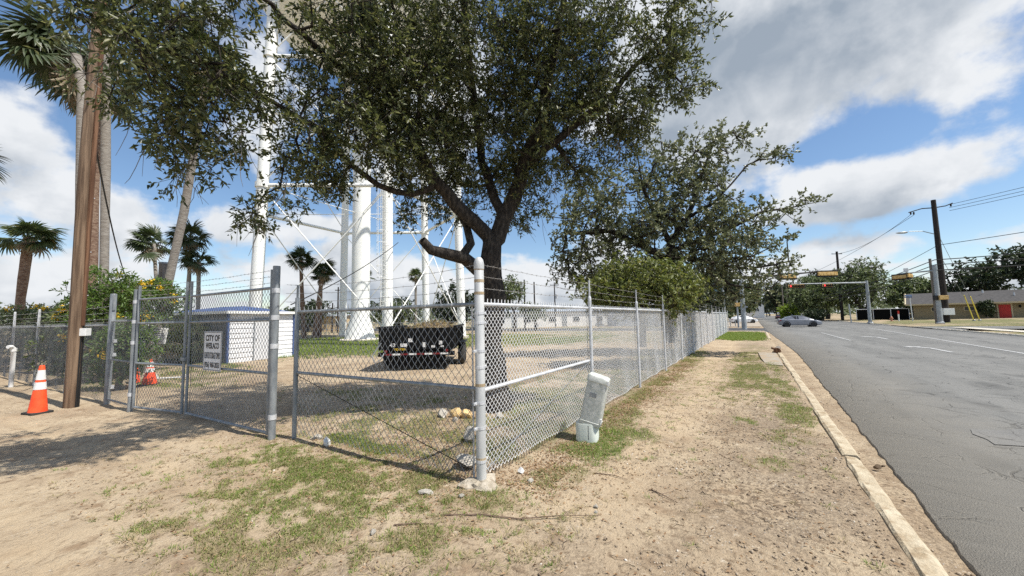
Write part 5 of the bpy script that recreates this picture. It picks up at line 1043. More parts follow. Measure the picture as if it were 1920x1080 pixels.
def wood_pole(p, h, label, r=.14, arm=1.6, m=m_dpole, transformer=False, group='distant utility poles', lean=0.0):
    t = thing('utility_pole', label, 'utility pole', p, 0, group); b = MB(); b.tube([(0, 0, -.2), (lean*h, 0, h)], [r, r*.7], 8); autosmooth(b.build('post', m, t), 60)
    if arm: b = MB(); b.box((lean*h, 0, h-.5), (arm, .1, .12), R(32)); ca = b.build('crossarm', m, t); b = MB(); [b.lathe([(.05, 0), (.04, .16)], (lean*h+math.cos(R(32))*x, math.sin(R(32))*x, h-.44), 6) for x in (-arm/2+.1, arm/2-.1)]; b.build('insulators', m_galv, ca)
    if transformer: b = MB(); b.lathe([(.02, 0), (.22, .02), (.22, .8), (.1, .86)], (.35, .1, h-3), 10); b.build('transformer', m_galv, t)
    return t
wood_pole((-30.6, 63.5, 0), 8.2, 'distant pole with transformer above the long white building', transformer=True)
wood_pole((-27.8, 47.7, 0), 7.3, 'distant thin pole beside the open tree, nearer of two', arm=0)
wood_pole((-26.9, 49.0, 0), 7.0, 'distant thin pole beside the open tree, farther of two', arm=0)
wood_pole((-22.0, 62, 0), 7.5, 'distant pole just left of the second fence post', arm=1.2)
wood_pole((-55.2, 36.3, 0), 7.2, 'distant pole with cross piece left of the riser pipe', arm=1.0)
wood_pole((-56.0, 35.9, 0), 4.7, 'short distant pole left of the riser pipe', arm=0)
# back boundary fence of the yard
bf = thing('boundary_fence', 'low grey fence along the back of the tower yard', 'fence', (-58, 22, 0), R(38))
for i in range(12): b = MB(); b.tube([(3.2*i, 0, 0), (3.2*i, 0, 1.5)], .04, 6); b.build('post', m_galvd, bf)
for z in (.7, 1.4): b = MB(); b.tube([(0, 0, z), (35.2, 0, z)], .025, 5); b.build('rail', m_galvd, bf)
fmb = chain_mesh('chain_link_mesh', 35.2, 1.35, .16, .16, .004, spikes=False); fmb.materials.append(m_wired); link_mesh('chain_link_mesh', fmb, None, bf, (0, .04, .05))
# ------------------------------------------------------------------ junction: signals, poles, cars, house
m_alum = mat('grey_signal_steel', (.30, .32, .33), (.40, .42, .43), 2, .45, metal=.35); m_sigy = mat('weathered_yellow_housing', (.50, .30, .08), (.66, .46, .20), 6, .6); m_sigk = mat('black_backplate', (.012, .012, .012), rough=.6)
m_redon = bpy.data.materials.new('lit_red_lens'); m_redon.use_nodes = True; q_ = m_redon.node_tree.nodes['Principled BSDF']; q_.inputs['Base Color'].default_value = (.8, .02, .03, 1); q_.inputs['Emission Color'].default_value = (1, .05, .07, 1); q_.inputs['Emission Strength'].default_value = 1.6
m_lens = mat('dark_lens', (.04, .035, .03), rough=.3)
def signal(parent, c, n, rz, back, lit=None):
    """horizontal signal head; back=True shows the yellow housing side"""
    L = .36*n+.10; b = MB(); b.box((0, 0, 0), (L, .18, .36)); o = b.build('signal_head', m_sigy, parent, loc=c, bevel=.02); o.rotation_euler = (0, 0, rz); o.scale = (1.2, 1.1, 1.2)
    b = MB(); b.box((0, .06 if back else -.02, 0), (L+.26, .02, .64)); b.build('backplate', m_sigk, o)
    for k in range(n):
        x = (k-(n-1)/2)*.36; b = MB(); b.tube([(x, -.08, 0), (x, -.105, 0)], .135, 14); b.build('lens' if not back else 'housing_dome', m_sigy if back else (m_redon if lit == k else m_lens), o)
        if not back: b = MB(); b.tube([(x, -.10, .0), (x, -.30, -.02)], .155, 14, cap=False); b.build('visor', m_sigk, o)
    return o
# far mast: pole right, arm to the left, lit red heads
mp = Vector((14.55, 75.5, 0)); ms = thing('signal_mast', 'steel signal mast with arm and lit red lights', 'traffic signal', mp); b = MB(); b.tube([(0, 0, 0), (0, 0, 6.3)], [.24, .17], 12); b.lathe([(.36, 0), (.36, .12), (.26, .2)], n=12); autosmooth(b.build('pole', m_alum, ms))
ae = Vector((5.1, 70.6, 6.05))-mp; b = MB(); b.tube([(0, 0, 6.0), ae], [.13, .06], 10); autosmooth(b.build('arm', m_alum, ms))
rzs = math.atan2(ae.y, ae.x)+math.pi; signal(ms, Vector((0, 0, 5.72)).lerp(ae+Vector((0, 0, -.30)), .52), 3, rzs, False, 0); signal(ms, Vector((0, 0, 5.72)).lerp(ae+Vector((0, 0, -.30)), .93), 5, rzs, False, 0)
b = MB(); b.box((0, -.2, 4.4), (.3, .25, .5)); b.build('control_box', m_alum, ms)
# near mast: pole left behind the fence end, arm reaching right, backs of heads
np_ = Vector((-.85, 49.6, 0)); mn = thing('signal_mast', 'steel signal mast whose arm shows the backs of lights', 'traffic signal', np_); b = MB(); b.tube([(0, 0, 0), (0, 0, 6.6)], [.26, .18], 12); autosmooth(b.build('pole', m_alum, mn))
ae = Vector((9.2, 59.6, 6.75))-np_; b = MB(); b.tube([(0, 0, 5.7), ae], [.13, .06], 8); autosmooth(b.build('arm', m_dpole, mn)); rzn = math.atan2(ae.y, ae.x)
signal(mn, Vector((7.75, 57.6, 6.25))-np_, 5, R(32), True); signal(mn, Vector((3.6, 52.9, 5.85))-np_, 4, R(32), True)
b = MB(); b.box((.25, -.2, 2.6), (.4, .3, .4)); b.build('control_box', m_alum, mn)
# pedestrian pole and sign pole near the fence end
pp = thing('pedestrian_signal', 'slim steel post with orange pedestrian signal box near the fence end', 'pedestrian signal', (-1.6, 56.5, 0)); b = MB(); b.tube([(0, 0, 0), (0, 0, 3.6)], .10, 10); b.build('pole', m_alum, pp); b = MB(); b.box((0, -.15, 2.9), (.55, .4, .45), R(20)); b.build('signal_box', m_sigy, pp, bevel=.03)
pe = thing('sign_post', 'slender steel post carrying a street name plate at the fence end', 'sign post', (-2.35, 45.2, 0)); b = MB(); b.tube([(0, 0, 0), (-.1, 0, 4.6)], .07, 8); b.build('pole', m_alum, pe); b = MB(); b.box((-.75, -.2, 4.25), (1.5, .05, .3), R(20)); b.build('name_plate', mat('blue_green_plate', (.05, .12, .16), rough=.4), pe)
rk = thing('bike_rail', 'low grey steel rail on the far pavement by the signal poles', 'rail', (-3.6, 62, .03), R(8)); 
for x in (0, .9, 1.5): b = MB(); b.tube([(x, 0, 0), (x, 0, .75)], .06, 6); b.build('post', m_galvd, rk)
b = MB(); b.tube([(0, 0, .6), (.9, 0, .6)], .05, 6); b.build('crossbar', m_galvd, rk)
# near-right steel pole and tall wooden pole
sp_ = Vector((19.25, 67.1, 0)); stp = thing('signal_mast', 'tall grey steel signal pole beside the dark wooden pole', 'traffic signal', sp_); z0 = gz1(19.6, 67); stp.location.z = z0
b = MB(); b.tube([(0, 0, 0), (0, 0, 7.2)], [.28, .22], 12); b.lathe([(.5, 0), (.5, .14), (.3, .3)], n=4, a0=.6); autosmooth(b.build('pole', m_alum, stp))
b = MB(); b.tube([(-.25, .1, 0), (-.28, .1, 8.0)], [.16, .13], 8); b.build('wooden_post', m_gpole, stp)
b = MB(); b.box((.35, -.3, 3.15), (.85, .5, .5), R(15)); b.build('pedestrian_box', m_sigy, stp, bevel=.03); b = MB(); b.box((-.25, -.3, 3.15), (.35, .4, .55), R(15)); b.build('pedestrian_hood', m_sigk, stp)
b = MB(); b.tube([(0, 0, 6.5), (-3.0, .2, 6.35)], [.1, .06], 8); b.build('arm', m_alum, stp)
o = signal(stp, (-2.2, .1, 6.05), 3, R(60), True); o2 = signal(stp, (-3.1, .2, 5.95), 3, R(-40), True); b = MB(); b.box((-2.5, .1, 6.75), (.35, .35, .5)); b.build('camera_box', m_sign, stp)
up_ = Vector((21.35, 72.4, 0)); up_.z = gz1(21.35, 72.4); tp = thing('utility_pole', 'tall dark wooden utility pole with street lamp arm', 'utility pole', up_); b = MB(); b.tube([(0, 0, 0), (0, 0, 16.3)], [.36, .25], 12); autosmooth(b.build('post', m_dpole, tp), 60)
b = MB(); b.tube([(-2.6, -.6, 14.9), (-1.2, -.2, 15.3), (0, 0, 15.25), (1.2, .4, 15.4), (1.9, .6, 15.7)], .07, 6); ca = b.build('crossarm', m_dpole, tp)
for p in ((-2.4, -.55, 14.95), (-2.1, -.5, 14.9), (1.7, .5, 15.6)): b = MB(); b.tube([p, Vector(p)+Vector((0, 0, -.35))], .09, 6); b.build('insulator', m_dpole, ca)
b = MB(); b.tube([(0, 0, 11.6), (-1.4, -.35, 12.2), (-2.8, -.7, 12.3)], .05, 6); ar = b.build('lamp_arm', m_alum, tp)
b = MB(); b.lathe([(.05, -.9), (.20, -.6), (.26, 0), (.18, .3), (.05, .4)], n=10); o = b.build('lamp_head', m_alum, ar, loc=(-3.3, -.82, 12.2)); o.rotation_euler = (0, R(90), R(14)); o.scale = (.6, 1, 1); autosmooth(o, 60)
b = MB(); b.box((.1, -.5, 1.4), (1.1, .35, .85), R(15)); b.build('meter_box', m_sign, tp, bevel=.02)
b = MB()
for a_ in (0, 2): b.tube([(0, 0, 9+a_*1.5), ((3.22, 4.4, 3.3), (3.95, 4.9, 3.1))[a_//2]], .025, 4)
b.build('guy_wires', m_galvd, tp)
m_gy = mat('yellow_guy_guard', (.75, .58, .08), (.82, .66, .14), 2, .5)
for k, (p0, p1, lab) in enumerate((((24.57, 76.8, 3.5), (25.5, 77.7, .1), 'yellow guy-wire guard nearer the dark pole'), ((25.3, 77.3, 3.3), (26.2, 78.2, .0), 'yellow guy-wire guard nearer the red door'))):
    t = thing('guy_guard', lab, 'guy guard', (p1[0], p1[1], gz1(p1[0], p1[1])), group='yellow guy-wire guards'); b = MB(); b.tube([(0, 0, 0), Vector(p0)-Vector((p1[0], p1[1], 0))], .06, 6); b.build('guard_tube', m_gy, t); b = MB(); b.lathe([(.16, -.05), (.16, .1), (.08, .2)], n=8); b.build('anchor', m_galvd, t)
# ---- sedan crossing the junction
def sweep_x(sections, name, m, parent, smooth_=True):
    """sections: (x, [(y,z)...]) lofted along X, symmetric profile given for one side bottom->top"""
    b = MB(); n = None; vs = []
    for x, pr in sections:
        ring = [(x, y, z) for y, z in pr] + [(x, -y, z) for y, z in reversed(pr)]; n = len(ring); vs += ring
    k = len(sections); b.add(vs, [(i*n+j, (i+1)*n+j, (i+1)*n+(j+1) % n, i*n+(j+1) % n) for i in range(k-1) for j in range(n)] + [tuple(range(n)), tuple((k-1)*n+n-1-j for j in range(n))])
    o = b.build(name, m, parent); bm = bmesh.new(); bm.from_mesh(o.data); bmesh.ops.recalc_face_normals(bm, faces=bm.faces); bm.to_mesh(o.data); bm.free()
    return autosmooth(o, 32) if smooth_ else o
m_silver = mat('silver_car_paint', (.24, .25, .28), (.27, .28, .31), 2, .28, metal=.45, spec=.6); m_cglass = mat('tinted_car_glass', (.008, .009, .011), rough=.06, spec=.9); m_tail = mat('red_tail_lamp', (.28, .012, .018), rough=.2); m_head = mat('clear_head_lamp', (.55, .57, .6), rough=.15)
def car(label, p, rz, paint, name='sedan', scale=1.0, group=None):
    t = thing(name, label, 'car', p, rz, group); t.scale = (scale,)*3
    W_ = .90
    def sec(x, zb, zt, w_, wt): return (x, [(w_*.88, zb), (w_, zb+.10), (w_*1.0, zb+(zt-zb)*.55), (w_*.985, zt-.06), (wt, zt)])
    body = [sec(-2.28, .42, .82, .66, .60), sec(-2.18, .30, .98, .80, .70), sec(-1.9, .22, 1.02, .88, .74), sec(-1.45, .20, 1.00, W_, .80), sec(-.9, .19, .965, W_, .83), sec(0, .18, .945, W_, .84), sec(.8, .18, .93, W_, .84), sec(1.25, .19, .91, W_, .82), sec(1.7, .20, .84, .88, .76), sec(2.05, .22, .75, .83, .68), sec(2.25, .28, .66, .74, .58), sec(2.34, .36, .58, .60, .48)]
    bd_ = sweep_x(body, 'body', paint, t)
    cab = [(-1.78, [(.70, .96), (.66, .99)]), (-1.25, [(.80, .94), (.66, 1.28)]), (-.75, [(.83, .93), (.61, 1.41)]), (-.1, [(.84, .92), (.60, 1.455)]), (.4, [(.84, .91), (.60, 1.41)]), (1.0, [(.83, .90), (.66, 1.13)]), (1.48, [(.78, .86), (.72, .90)])]
    sweep_x(cab, 'cabin', paint, t)
    for s_ in (-1, 1):     # side glass, two panes each side
        for nm, q in (('window', [(-1.32, .985), (-.80, 1.34), (-.30, 1.385), (-.30, .975)]), ('window', [(-.22, .975), (-.22, 1.385), (.30, 1.345), (.98, 1.06), (1.02, .97)])):
            def yy_(x, z):
                for i in range(len(cab)-1):
                    if cab[i][0] <= x <= cab[i+1][0]:
                        f = (x-cab[i][0])/(cab[i+1][0]-cab[i][0]); a = [tuple(np.array(cab[i][1][j])*(1-f)+np.array(cab[i+1][1][j])*f) for j in (0, 1)]; k = (z-a[0][1])/(a[1][1]-a[0][1]); return a[0][0]+(a[1][0]-a[0][0])*k
            b = MB(); vs = [(x, s_*(yy_(x, z)+.006), z) for x, z in q]; vs2 = [(x, s_*(yy_(x, z)+.001), z) for x, z in q]; n = len(q); b.add(vs+vs2, [tuple(range(n)), tuple(range(2*n-1, n-1, -1))]+[(i, (i+1) % n, n+(i+1) % n, n+i) for i in range(n)]); b.build(nm, m_cglass, t)
        for x in (-.45, .62): b = MB(); b.box((x, s_*.905, .84), (.2, .02, .03)); b.build('door_handle', paint, t)
        b = MB(); b.box((.92, s_*.98, .98), (.16, .18, .11)); b.build('mirror', paint, t, bevel=.03)
        b = MB(); b.add([(-2.27, s_*.62, .70), (-2.20, s_*.80, .72), (-1.92, s_*.895, .80), (-1.90, s_*.89, .90), (-2.18, s_*.76, .92), (-2.26, s_*.62, .86)], [(0, 1, 4, 5), (1, 2, 3, 4)]); b.build('tail_light', m_tail, t)
        b = MB(); b.add([(2.27, s_*.60, .60), (2.10, s_*.825, .62), (1.80, s_*.885, .72), (1.72, s_*.84, .815), (2.05, s_*.72, .745), (2.24, s_*.56, .68)], [(0, 1, 4, 5), (1, 2, 3, 4)]); b.build('headlight', m_head, t)
        for x in (-1.36, 1.36):
            wt = link_mesh('wheel', wheel_mesh(.33, .21, 'tyre'), m_rubber, t, (x, s_*.80, .33)); wt.rotation_euler = (R(-90*s_), 0, 0); autosmooth(wt)
            rim = link_mesh('rim', wheel_mesh(.345, .23, 'rim'), m_rim if x < 0 else m_black, wt); autosmooth(rim)
            b = MB(); b.lathe([(.405, -.02), (.405, .018), (.33, .018), (.33, -.02)], n=24); q = b.build('wheel_arch', m_black, t, loc=(x, s_*.885, .34)); q.rotation_euler = (R(90), 0, 0)
    b = MB(); b.add([(-1.70, .60, .995), (-1.70, -.60, .995), (-1.28, -.58, 1.27), (-1.28, .58, 1.27)], [(0, 1, 2, 3)]); q = b.build('rear_window', m_cglass, t); q.location = (-.012, 0, .012)
    b = MB(); b.add([(1.42, .66, .905), (1.42, -.66, .905), (.5, -.56, 1.365), (.5, .56, 1.365)], [(0, 3, 2, 1)]); q = b.build('windscreen', m_cglass, t); q.location = (.012, 0, .015)
    return t
car('silver four-door car crossing the junction from left to right', (5.0, 62.0, -.07), R(4), m_silver)
car('small dark car far down the road, left of three', (7.4, 158, -.07), R(-90), mat('dark_red_paint', (.05, .015, .015), rough=.3), group='cars far down the road')
car('dark blue car far down the road, middle of three', (9.5, 140, -.07), R(-90), mat('dark_blue_paint', (.02, .025, .05), rough=.3), group='cars far down the road')
car('pale car far down the road, right of three', (10.2, 126, -.07), R(-90), mat('pale_paint', (.5, .5, .52), rough=.3), group='cars far down the road')
m_wcar = mat('white_car_paint', (.72, .73, .74), rough=.3)
car('white car parked beyond the fence end', (-5.8, 73, 0), R(80), m_wcar, scale=1.08); car('white car parked behind the signal poles', (-1.6, 84, .0), R(20), m_wcar, scale=1.0)
# ---- brick house with red door
m_brick = bpy.data.materials.new('buff_brick'); m_brick.use_nodes = True; t_ = m_brick.node_tree; bk = N(t_, 'ShaderNodeTexBrick'); bk.inputs['Scale'].default_value = 4.2; bk.inputs['Color1'].default_value = (.23, .18, .095, 1); bk.inputs['Color2'].default_value = (.30, .24, .13, 1); bk.inputs['Mortar'].default_value = (.27, .24, .19, 1)
tcb = N(t_, 'ShaderNodeTexCoord'); cbx = N(t_, 'ShaderNodeCombineXYZ'); sxx = N(t_, 'ShaderNodeSeparateXYZ'); link(t_, tcb.outputs['Object'], sxx.inputs[0]); link(t_, M(t_, 'ADD', sxx.outputs[0], sxx.outputs[1]), cbx.inputs[0]); link(t_, sxx.outputs[2], cbx.inputs[1]); link(t_, cbx.outputs[0], bk.inputs['Vector']); link(t_, bk.outputs[0], t_.nodes['Principled BSDF'].inputs['Base Color']); t_.nodes['Principled BSDF'].inputs['Roughness'].default_value = .9
m_shing = mat('grey_shingles', (.05, .048, .047), (.085, .08, .077), 3, .95, .4, 8, stretch=(1, 1, 4)); m_trim = mat('cream_trim', (.50, .42, .27), rough=.6); m_rdoor = mat('red_door_paint', (.45, .018, .014), (.50, .03, .02), 2, .45)
h0 = Vector((23.6, 93.0, 0)); h1 = Vector((48, 86.5, 0)); hz = .15; house = thing('brick_house', 'low buff brick house with grey roof and red door', 'house', (h0.x, h0.y, hz), along(h0, h1)[0]); HL, HD, HH = 30.0, 10.0, 2.65
b = MB(); b.box((HL/2, HD/2, HH/2-.3), (HL, HD, HH+.6)); b.build('wall', m_brick, house)
b = MB(); o_ = .9; rf = [(-o_, -o_, HH), (HL+o_, -o_, HH), (HL+o_, HD+o_, HH), (-o_, HD+o_, HH), (-o_, HD/2, HH+2.0), (HL+o_, HD/2, HH+2.0)]; b.add(rf, [(0, 1, 5, 4), (2, 3, 4, 5), (3, 0, 4), (1, 2, 5), (3, 2, 1, 0)]); b.build('roof', m_shing, house)
b = MB(); b.box((HL/2, -o_-.02, HH-.08), (HL+2*o_, .06, .24)); b.build('fascia', m_trim, house)
for s_ in (0, 1):
    b = MB(); b.tube([(-o_-.02, -o_ if not s_ else HD+o_, HH), (-o_-.02, HD/2, HH+2.0)], .12, 4); b.build('bargeboard', m_trim, house)
b = MB(); b.add([(-.02, 0, HH-.1), (-.02, HD, HH-.1), (-.02, HD/2, HH+1.7)], [(0, 1, 2)]); b.build('gable', m_shing, house)
DX = 9.75
b = MB(); b.box((DX, -.04, 1.12), (1.15, .08, 2.25)); d_ = b.build('door', m_rdoor, house); b = MB(); b.box((DX+.68, -.05, 1.15), (.16, .12, 2.35)); b.box((DX-.68, -.05, 1.15), (.16, .12, 2.35)); b.box((DX, -.05, 2.36), (1.5, .12, .14)); b.build('door_frame', m_trim, d_)
for p_ in ((-.28, 1.65), (.28, 1.65), (-.28, .7), (.28, .7)): b = MB(); b.box((DX+p_[0], -.09, p_[1]), (.4, .03, .65)); b.build('door_panel', m_rdoor, d_)
for x in (3.0, 6.6, 14, 20, 25): b = MB(); b.box((x, -.03, 1.75), (1.9, .08, .7)); w_ = b.build('window', m_trim, house); b = MB(); b.box((x, -.08, 1.75), (1.7, .03, .52)); b.build('pane', m_glass, w_)
b = MB(); b.lathe([(.1, 0), (.1, .5)], (11, 2, HH+1.0), 8); b.lathe([(.1, 0), (.1, .5)], (8, 3, HH+1.6), 8); b.build('roof_vents', m_galv, house)
b = MB(); b.box((11.2, -.15, 1.95), (.2, .25, .35)); b.build('porch_lamp', m_black, house)
shrub((h0.x+7.4, h0.y-3.0), .9, .7, 3.1, 'climbing plant on the brick wall beside the red door', 71, 90, leafm=m_dark, ln=.25, wd=.14, z0=.6)
df = thing('dark_screen_fence', 'dark screened fence left of the brick house', 'fence', (16.6, 95.6, .15), R(-14)); b = MB(); b.box((3.45, 0, 1.0), (6.9, .06, 1.9)); b.build('screen', mat('black_screen_cloth', (.008, .008, .008), rough=1.0, spec=.0), df); b = MB(); b.tube([(0, -.06, 2.0), (6.9, -.06, 2.0)], .06, 6); b.build('top_rail', m_galv, df)
for x in (0, 2.3, 4.6, 6.9): b = MB(); b.tube([(x, -.08, 0), (x, -.08, 2.05)], .06, 6); b.build('post', m_galv, df)
hy = thing('fire_hydrant', 'small fire hydrant on the verge before the dark screened fence', 'hydrant', (19.3, 86.5, .05)); b = MB(); b.lathe([(.2, 0), (.2, .06), (.14, .1), (.14, .55), (.18, .58), (.16, .68), (.08, .78), (.04, .86)], n=12); b.tube([(-.24, 0, .45), (.24, 0, .45)], .07, 8); autosmooth(b.build('hydrant_body', mat('faded_hydrant_paint', (.45, .2, .13), rough=.6), hy)); b = MB(); b.lathe([(.06, .82), (.06, .9)], n=6); b.build('hydrant_cap', m_sign, hy)
mk = thing('marker_post', 'white marker post with red top beside the hydrant', 'marker post', (20.1, 86.2, .05)); b = MB(); b.tube([(0, 0, 0), (0, 0, 1.2)], .09, 8); b.build('post', m_sign, mk); b = MB(); b.tube([(0, 0, 1.2), (0, 0, 1.7)], .11, 8); b.build('red_top', m_rdoor, mk)
s2 = thing('street_sign', 'street name sign on a thin post before the brick house', 'street sign', (21.4, 85, .05)); b = MB(); b.tube([(0, 0, 0), (-.1, 0, 4.0)], .07, 8); b.build('post', m_galv, s2); b = MB(); b.box((-.25, 0, 4.1), (1.0, .04, .22), R(25)); b.box((-.25, 0, 3.85), (.9, .04, .2), R(-30)); b.build('name_plates', mat('blue_sign', (.10, .16, .30), rough=.4), s2)
wp = thing('wooden_stake', 'plain grey post left of the steel mast with red lights', 'post', (12.6, 76.5, .0)); b = MB(); b.tube([(0, 0, 0), (-.1, 0, 2.9)], .09, 6); b.build('post', m_alum, wp)
cnn = thing('electrical_box', 'white utility cabinet below the trees across the junction', 'cabinet', (11.5, 112, 0), R(20)); b = MB(); b.box((0, 0, .75), (3.4, 1.6, 1.5)); b.build('cabinet_body', m_sign, cnn, bevel=.05); b = MB(); b.box((0, 0, 1.54), (3.6, 1.8, .08)); b.build('cabinet_lid', m_white, cnn)
# ---- trees across the road
g2 = 'trees across the junction'
simple_tree('tree', 'large dark tree above the right end of the brick house', 45, 104, 15.5, 9, 7, 81, m_dark, 300, .5, .62, .42, z0=2, group=g2, Ls=.8)
simple_tree('tree', 'huge dark tree at the right edge above the house', 56, 100, 18.5, 10, 8, 82, m_dark, 330, .5, .62, .42, z0=2, group=g2, Ls=.8)
simple_tree('tree', 'dark tree behind the house roof, right of the tall pole', 37, 112, 12, 8, 6, 83, m_dark, 240, .4, .6, .4, z0=2, group=g2, Ls=.8)
simple_tree('tree', 'mid-green tree behind the house roof at the tall pole', 29, 116, 10.5, 8, 6, 84, m_mid, 240, .4, .6, .4, z0=2, group=g2, Ls=.8)
simple_tree('tree', 'tall feathery tree left of the steel signal pole', 19.5, 105, 13.5, 7.0, 6, 85, m_mid, 330, .4, .5, .26, z0=1.5, group=g2, Ls=.9)
simple_tree('tree', 'rounded green tree behind the red signal arm', 13.2, 112, 10.5, 6, 6, 86, m_mid, 270, .4, .5, .3, z0=1.2, group=g2, Ls=.8)
simple_tree('tree', 'low spreading green tree right of the lime bush', 10.6, 108, 7.6, 4.6, 4.5, 87, m_mid, 220, .35, .45, .28, z0=1.0, group=g2, Ls=.7)
simple_tree('tree', 'dark wind-blown tree top above the signal arm', 16.5, 128, 12.5, 6, 5, 88, m_dark, 220, .4, .6, .35, z0=3, group=g2, Ls=.9)
simple_tree('bush', 'bright lime bush across the junction', 8.6, 118, 5.0, 3.4, 3, 89, m_brite, 150, .2, .4, .25, z0=.4, group=g2, Ls=.6, cat='bush')
simple_tree('bush', 'dark round shrub beneath the low spreading tree', 11.4, 101, 2.4, 2.2, 2, 90, m_dark, 90, .12, .35, .22, z0=.2, group=g2, Ls=.5, cat='bush')
simple_tree('tree', 'dark tree behind the cluster of far poles', 7.8, 150, 12, 5, 6, 91, m_dark, 200, .4, .7, .45, z0=1.5, group=g2, Ls=.9)
g3 = 'trees far down the road'
for i, (x, y, h, rx, lab) in enumerate(((-5.2, 72, 10.5, 5.5, 'dark tree overhanging the pavement beyond the junction'), (-10, 64, 8.5, 5, 'dark tree behind the end of the roadside fence'), (-2.2, 108, 11, 5, 'tree leaning over the far pavement'), (-3, 150, 13, 7, 'pale far tree on the left of the road'), (13, 185, 12, 7, 'far tree on the right of the road, nearest of three'), (14, 240, 15, 9, 'far tree on the right of the road, middle of three'), (10, 330, 16, 12, 'far tree on the right of the road, last of three'), (-6, 330, 17, 13, 'hazy tree where the road meets the sky'), (-14, 90, 9, 6, 'dark tree beyond the parked white car'))):
    simple_tree('tree', lab, x, y, h, rx, rx*.8, 100+i, (m_dark, m_dark, m_mid, m_far, m_mid, m_far, m_far, m_far, m_dark)[i], 190, .35, .5+y*.0022, .32+y*.0014, z0=1.8 if i != 8 else .6, group=g3, Ls=.8)
# far tree belt on the horizon, too far to tell apart
g_ = np.random.default_rng(77); q = 26000; a_ = g_.uniform(-.9, 2.4, q); d_ = g_.uniform(190, 420, q); hh = (3.5+5.5*fbm(a_*26, a_*0+3, 5)+3*fbm(a_*90, a_*0, 8))*g_.uniform(.02, 1, q)**.7
px = -np.sin(a_)*d_; py = np.cos(a_)*d_; ok = (px < -9) | (px > 21)
LV, LF = leaf_quads(np.stack([px, py, hh], 1)[ok], unit(g_.normal(size=(q, 3)))[ok], unit(g_.normal(size=(q, 3)))[ok], g_.uniform(1.2, 2.4, q)[ok], g_.uniform(.9, 1.6, q)[ok]); tb = link_mesh('far_tree_belt', np_mesh('far_tree_belt', LV, LF), m_far); tag(tb, 'far belt of trees along the horizon', 'trees', kind='stuff')
hs = building('white_gabled_house', 'white gabled house end far down the road', (-4.5, 205, 0), R(0), 9, 12, 6.5, m_wall, (3, 6), roofh=3, wz=(4.5, 6)); hs.rotation_euler = (0, 0, R(0)); hs['category'] = 'house'
g4 = 'poles far down the road'
for i, (x, y, h, lab, r_) in enumerate(((15.8, 104, 14.5, 'tall dark pole with cross piece behind the signal arm', .28), (9.3, 121, 10.5, 'far pole in the cluster, rightmost', .2), (8.0, 124, 10, 'far pole in the cluster, second from right', .2), (7.2, 127, 9.5, 'far pole in the cluster, third from right', .18), (7.0, 160, 13, 'far pole standing left of the cluster', .22), (8.2, 190, 13, 'far pole with cross piece beyond the cluster', .22), (6.8, 260, 14, 'farthest pole beside the road', .25))):
    wood_pole((x, y, 0), h, lab, r_, 2.2 if i in (0, 5, 6) else 0, m_dpole if i in (0, 1, 4, 5, 6) else m_gpole, group=g4)
# ---- overhead cables
def cable(pts, r_, label, sag=.3, n=24):
    a, c = Vector(pts[0]), Vector(pts[1]); P = [a.lerp(c, t)+Vector((0, 0, -sag*4*t*(1-t))) for t in np.linspace(0, 1, n)]
    b = MB(P[0]); b.tube(P, r_, 4); o = b.build('overhead_cable', m_cable); o.location = P[0]; tag(o, label, 'cable'); return o
U = up_
cable((U+Vector((-2.4, -.55, 14.6)), (15.8, 104, 14.0)), .03, 'overhead line from the tall pole to the far pole, upper', 1.0)
cable((U+Vector((-2.1, -.5, 14.5)), (7.0, 160, 12.4)), .03, 'overhead line running off along the road from the tall pole', 2.0)
for k, (dz, ez) in enumerate(((15.6, 17.2), (15.2, 16.6), (14.8, 16.2))): cable((U+Vector((1.5, .4, dz-.1)), (52, 30, ez)), .025, 'overhead line leaving the tall pole to the right, '+('highest', 'middle', 'lowest')[k]+' of three thin ones', .8)
cable((U+Vector((0, 0, 10.2)), (50, 40, 12.2)), .035, 'single sagging cable above the house roof from the tall pole', .6); cable((U+Vector((0, 0, 10.2)), (14, 118, 4.5)), .035, 'single cable from the tall pole down towards the trees', .6)
S_ = Vector((19.35, 67.1, 0))
for k, z in enumerate((7.9, 7.3, 6.6)): cable((S_+Vector((0, 0, z)), (47, 52, z+1.1)), .05 if k < 2 else .07, 'thick cable over the house, '+('upper', 'middle', 'lower')[k]+' of three', .7); cable((S_+Vector((0, 0, z)), (9.5, 120, 5.2-.5*k)), .05, 'thick cable dipping left into the trees, '+('upper', 'middle', 'lower')[k]+' of three', 1.0)
cable((PB+Vector((.2, -.1, 6.6)), (-33.8, 7.83, 4.0)), .02, 'black cable dropping from the utility pole towards the palms', .9)
cable((PB+Vector((.1, 0, 10.4)), (6, 22, 16)), .018, 'black cable crossing through the oak crown', .5)
cable(((-15.6, 8.2, 2.4), (-20.9, 18.3, 7.2)), .025, 'dark cable rising from the shed to the ladder leg', .25)
cable(((-30.6, 63.5, 7.6), (-22.0, 62, 7.0)), .03, 'faint cable between the distant poles', .9)
